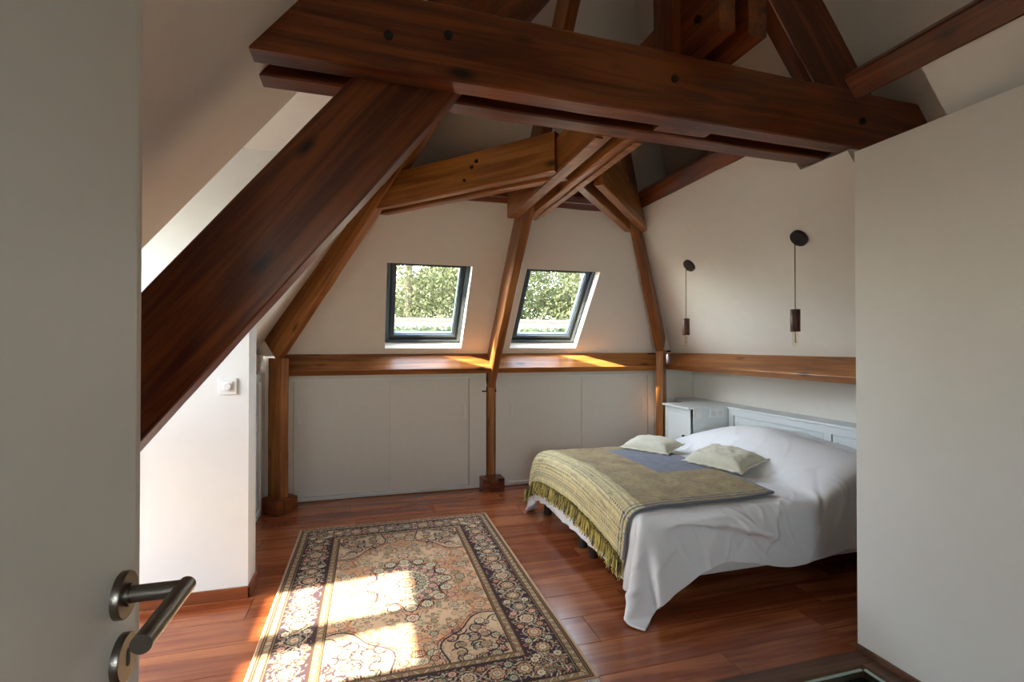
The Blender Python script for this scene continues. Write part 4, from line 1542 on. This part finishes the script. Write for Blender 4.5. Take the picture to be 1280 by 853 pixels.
    # ---- borders
    def band_fill(d0, d1, c):
        nonlocal img
        img = np.where(((ed >= d0) & (ed < d1))[..., None], c, img)
    B0, B1, B2, B3 = .018, .070, .235, .285
    # border width in y is a little smaller
    ed = np.minimum(edx, edy * (.285 / .255))
    band_fill(B2, B3, tan * .62)
    band_fill(B1, B2, navy)
    band_fill(B0, B1, tan * .62 + green * .12)
    band_fill(0, B0, np.array(lin((190, 142, 100))))
    for d_ in (B0, B1, B2, B3, B0 + .009, B2 + .008, B3 - .008, B1 - .008):
        img = np.where((np.abs(ed - d_) < .0032)[..., None], dk, img)
    ys = .255 / .285

    def run_pts(d, step):
        """points along a border line at inset d: down the long side and across the end"""
        out_ = []
        t = step * .5
        while t < hl - d * ys - .01:
            out_.append((hw - d, t, 0))
            t += step
        t = step * .5
        while t < hw - d - .01:
            out_.append((t, hl - d * ys, 1))
            t += step
        return out_
    for d_ in (.044, .260):
        for n_, (x, y, s_) in enumerate(run_pts(d_, .043)):
            (flower if n_ % 2 else lambda *q: leaf(q[0], q[1], .019, .8 + s_ * 1.57, cream * .8, dk))(x, y, .016, 6, cream * .8, rust, dk)
            leaf(x + (0 if s_ == 0 else .021), y + (.021 if s_ == 0 else 0), .012, s_ * 1.57 + .7, peach * .8, dk)
    # main border: wavy cream vines, large rosettes, many small leaves
    dm = (B1 + B2) / 2
    for ph, am in ((0, .052), (math.pi, .052), (1.6, .030)):
        pts = []
        t = 0.0
        while t < hl - dm * ys:
            pts.append((hw - dm + am * math.sin(t * 27 + ph), t))
            t += .0016
        t = 0.0
        while t < hw - dm:
            pts.append((t, hl - dm * ys + am * .85 * math.sin(t * 27 + ph)))
            t += .0016
        curve(pts, .0030, cream * .85)
    for _ in range(1150):
        if r.random() < .62:
            x, y = hw - r.uniform(B1 + .008, B2 - .008), r.uniform(0, hl - B1 * ys)
        else:
            x, y = r.uniform(0, hw - B1), hl - r.uniform(B1 + .008, B2 - .008) * ys
        c1 = r.choice((cream, cream * .85, tan, pink * .8, peach * .8, green))
        leaf(x, y, r.uniform(.008, .016), r.uniform(0, 6.3), c1, dk * .8)
    for n_, (x, y, s_) in enumerate(run_pts(dm, .118)):
        c1, c2 = ((cream, rust), (peach, green), (tan, cream), (green, pink))[n_ % 4]
        flower(x, y, .043, 10, c1, c2, navy * .6, n_, .16)
        flower(x, y, .024, 8, cream, c2, rust * .6, n_, .2)
        for q in (-1, 1):
            ox, oy = (q * .048, .058) if s_ == 0 else (.058, q * .044)
            flower(x + ox, y + oy, .024, 8, c2, cream, navy * .5, 0, .2)
    img = img * .90 + np.array(lin((172, 122, 88))) * .10
    full = np.concatenate([img[::-1], img], 0)
    full = np.concatenate([full[:, ::-1], full], 1)
    return full


RX0, RX1, RY0, RY1 = -.476, .893, 1.842, 3.886
px_ = .0033
pat = rug_pattern((RX1 - RX0) / 2, (RY1 - RY0) / 2, px_)
gx_, gy_ = pat.shape[:2]
RXg, RYg = np.meshgrid(np.linspace(RX0, RX1, gx_), np.linspace(RY0, RY1, gy_), indexing='ij')
RZg = .010 + .0012 * (noise2(gx_, gy_, 120, 3) - .5)
wob = .004 * (noise2(gx_, gy_, 150, 77) - .5)
RP = np.stack([RXg + wob, RYg + wob * .6, RZg], -1)
fade = (.90 + .2 * noise2(gx_, gy_, 60, 5))[..., None]
re_ = empty('persian_rug', ((RX0 + RX1) / 2, (RY0 + RY1) / 2, 0), 'worn oriental rug with peach floral field and navy borders on the floorboards', 'rug')
surf_obj('pile', RP, 'rug', pat * fade * 1.08, re_, thick=.008)
tube('side_binding', [(RX0 + .002, RY0 + t * (RY1 - RY0) / 12, .006) for t in range(13)], .0062, 'ruged', re_, n=8)
tube('side_binding', [(RX1 - .002, RY0 + t * (RY1 - RY0) / 12, .006) for t in range(13)], .0062, 'ruged', re_, n=8)
for (yy0, dr_) in ((RY1, 1), (RY0, -1)):
    V, F = [], []
    fr2 = random.Random(9)
    n_ = 420
    for k in range(n_):
        x = RX0 + (RX1 - RX0) * (k + fr2.random()) / n_
        ln = fr2.uniform(.012, .03) if dr_ > 0 else fr2.uniform(.02, .045)
        sk = fr2.uniform(-.008, .008)
        b0 = len(V)
        for q in range(3):
            u_ = q / 2
            for (ax, az) in ((-.0022, .001), (.0022, .001), (0, .0055)):
                V.append((x + sk * u_ + ax, yy0 - .004 * dr_ + dr_ * ln * u_, az + .003 * (1 - u_)))
        for q in range(2):
            for m_ in range(3):
                z_ = (m_ + 1) % 3
                F.append((b0 + q * 3 + m_, b0 + q * 3 + z_, b0 + q * 3 + 3 + z_, b0 + q * 3 + 3 + m_))
    o = mesh_obj('fringe', V, F, 'fringe_white', re_)
    o['kind'] = 'stuff'

# ------------------------------------------------------------------ outside the windows
struct(slab('ground', [(-60, -40, -4.2), (60, -40, -4.2), (60, 70, -4.2), (-60, 70, -4.2)], (0, 0, -.3), 'grass'))


def tree(loc, h, rx, rz, seed, lab, mat, n=9000, ls=.085, grp='garden trees behind the roof windows'):
    e = empty('garden_tree', loc, lab, 'tree', grp)
    x, y, z = loc
    tube('trunk', [(x, y, z), (x + .1, y, z + h * .3), (x - .05, y + .1, z + h * .62), (x, y, z + h * .9)], [.26, .21, .14, .05], 'bark', e, n=10)
    r = np.random.RandomState(seed)
    nc = 46
    cen = r.randn(nc, 3)
    cen /= np.linalg.norm(cen, axis=1, keepdims=True)
    cen *= (r.rand(nc, 1) ** .45)
    cen = cen * np.array([rx, rx, rz]) * .86 + np.array([x, y, z + h - rz])
    k = r.randint(0, nc, n)
    off = r.randn(n, 3) * (.30 * rx * (.35 + .65 * r.rand(nc)))[k][:, None] * .55
    c = cen[k] + off
    a = r.randn(n, 3)
    a /= np.linalg.norm(a, axis=1, keepdims=True)
    b = np.cross(a, r.randn(n, 3))
    b /= np.linalg.norm(b, axis=1, keepdims=True) + 1e-9
    s_ = (ls * (.6 + .8 * r.rand(n)))[:, None]
    V = np.stack([c - a * s_, c + b * s_ * .45, c + a * s_, c - b * s_ * .45], 1).reshape(-1, 3)
    F = np.arange(n * 4).reshape(-1, 4)
    me = bpy.data.meshes.new('foliage')
    me.from_pydata(V.tolist(), [], F.tolist())
    me.materials.append(MAT[mat])
    o = link(bpy.data.objects.new('foliage', me))
    o['kind'] = 'stuff'
    put(o, e)


for k, (x, y, h, rx, rz, mt) in enumerate(((-3.5, 17, 11, 3.4, 4.2, 'leafB'), (1.2, 15.5, 10.2, 3.0, 3.9, 'leafA'), (5.0, 18.5, 11.5, 3.4, 4.4, 'leafB'), (8.3, 15.5, 10.0, 3.0, 3.8, 'leafA'), (13.5, 18, 11.5, 3.6, 4.2, 'leafB'), (3.2, 23, 13, 4.2, 5.6, 'leafB'), (10.5, 24, 13, 4.4, 5.6, 'leafB'))):
    tree((x, y, -4.2), h, rx, rz, 20 + k, ['leafy mid green garden tree seen through the roof windows', 'bright yellow green garden tree seen through the roof windows'][mt == 'leafA'], mt, n=20000 if y < 20 else 14000, ls=.068 if y < 20 else .11)

for k, (x, y, h) in enumerate(((-10.5, -1.5, 8.2), (-11.5, 2.6, 8.8), (-10.5, 6.6, 8.4))):  # unseen trees, added to cut the low sky reaching the dormer
    tree((x, y, -4.2), h, 2.9, 3.6, 50 + k, 'unseen tree added outside the dormer window to block low sky', 'leafB', n=9000, ls=.13, grp='trees added outside the dormer to block sky')

# low neighbouring roof and a hedge in front of it
e = empty('outbuilding', (4.5, 12.2, -4.2), 'low outbuilding with terracotta ridge seen through the roof windows', 'building')
multi('wall', [(-4, 13.5, 11.4, 13.2, -4.2, 1.46)], 'render', e)
slab('roof', [(-4.3, 11.1, 1.44), (13.8, 11.1, 1.44), (13.8, 12.3, 1.90), (-4.3, 12.3, 1.90)], (0, 0, .06), 'render', e)
slab('roof', [(-4.3, 13.5, 1.44), (13.8, 13.5, 1.44), (13.8, 12.3, 1.90), (-4.3, 12.3, 1.90)], (0, 0, .06), 'tile', e)
for k in range(45):
    x = -4.3 + k * .402
    tube('ridge_tile', [(x, 12.3, 1.93), (x + .41, 12.3, 1.935)], [.10, .085], 'tile', e, n=8)
r = np.random.RandomState(2)
n = 20000
c = np.stack([r.uniform(-4, 13, n), 9.6 + r.randn(n) * .35, 1.60 - np.abs(r.randn(n)) * .42 + .10 * np.sin(r.rand(n) * 9)], 1)
a = r.randn(n, 3)
a /= np.linalg.norm(a, axis=1, keepdims=True)
b = np.cross(a, r.randn(n, 3))
b /= np.linalg.norm(b, axis=1, keepdims=True)
V = np.stack([c - a * .07, c + b * .04, c + a * .07, c - b * .04], 1).reshape(-1, 3)
e = empty('hedge', (4.5, 9.6, -4.2), 'clipped green hedge top in front of the outbuilding', 'hedge')
me = bpy.data.meshes.new('leaves')
me.from_pydata(V.tolist(), [], np.arange(n * 4).reshape(-1, 4).tolist())
me.materials.append(MAT['hedge'])
o = link(bpy.data.objects.new('leaves', me))
o['kind'] = 'stuff'
put(o, e)
for k in range(9):
    tube('stem', [(-3.5 + k * 2, 9.6, -4.2), (-3.4 + k * 2, 9.6, -1), (-3.5 + k * 2, 9.65, .9)], [.10, .08, .03], 'bark', e, n=8)
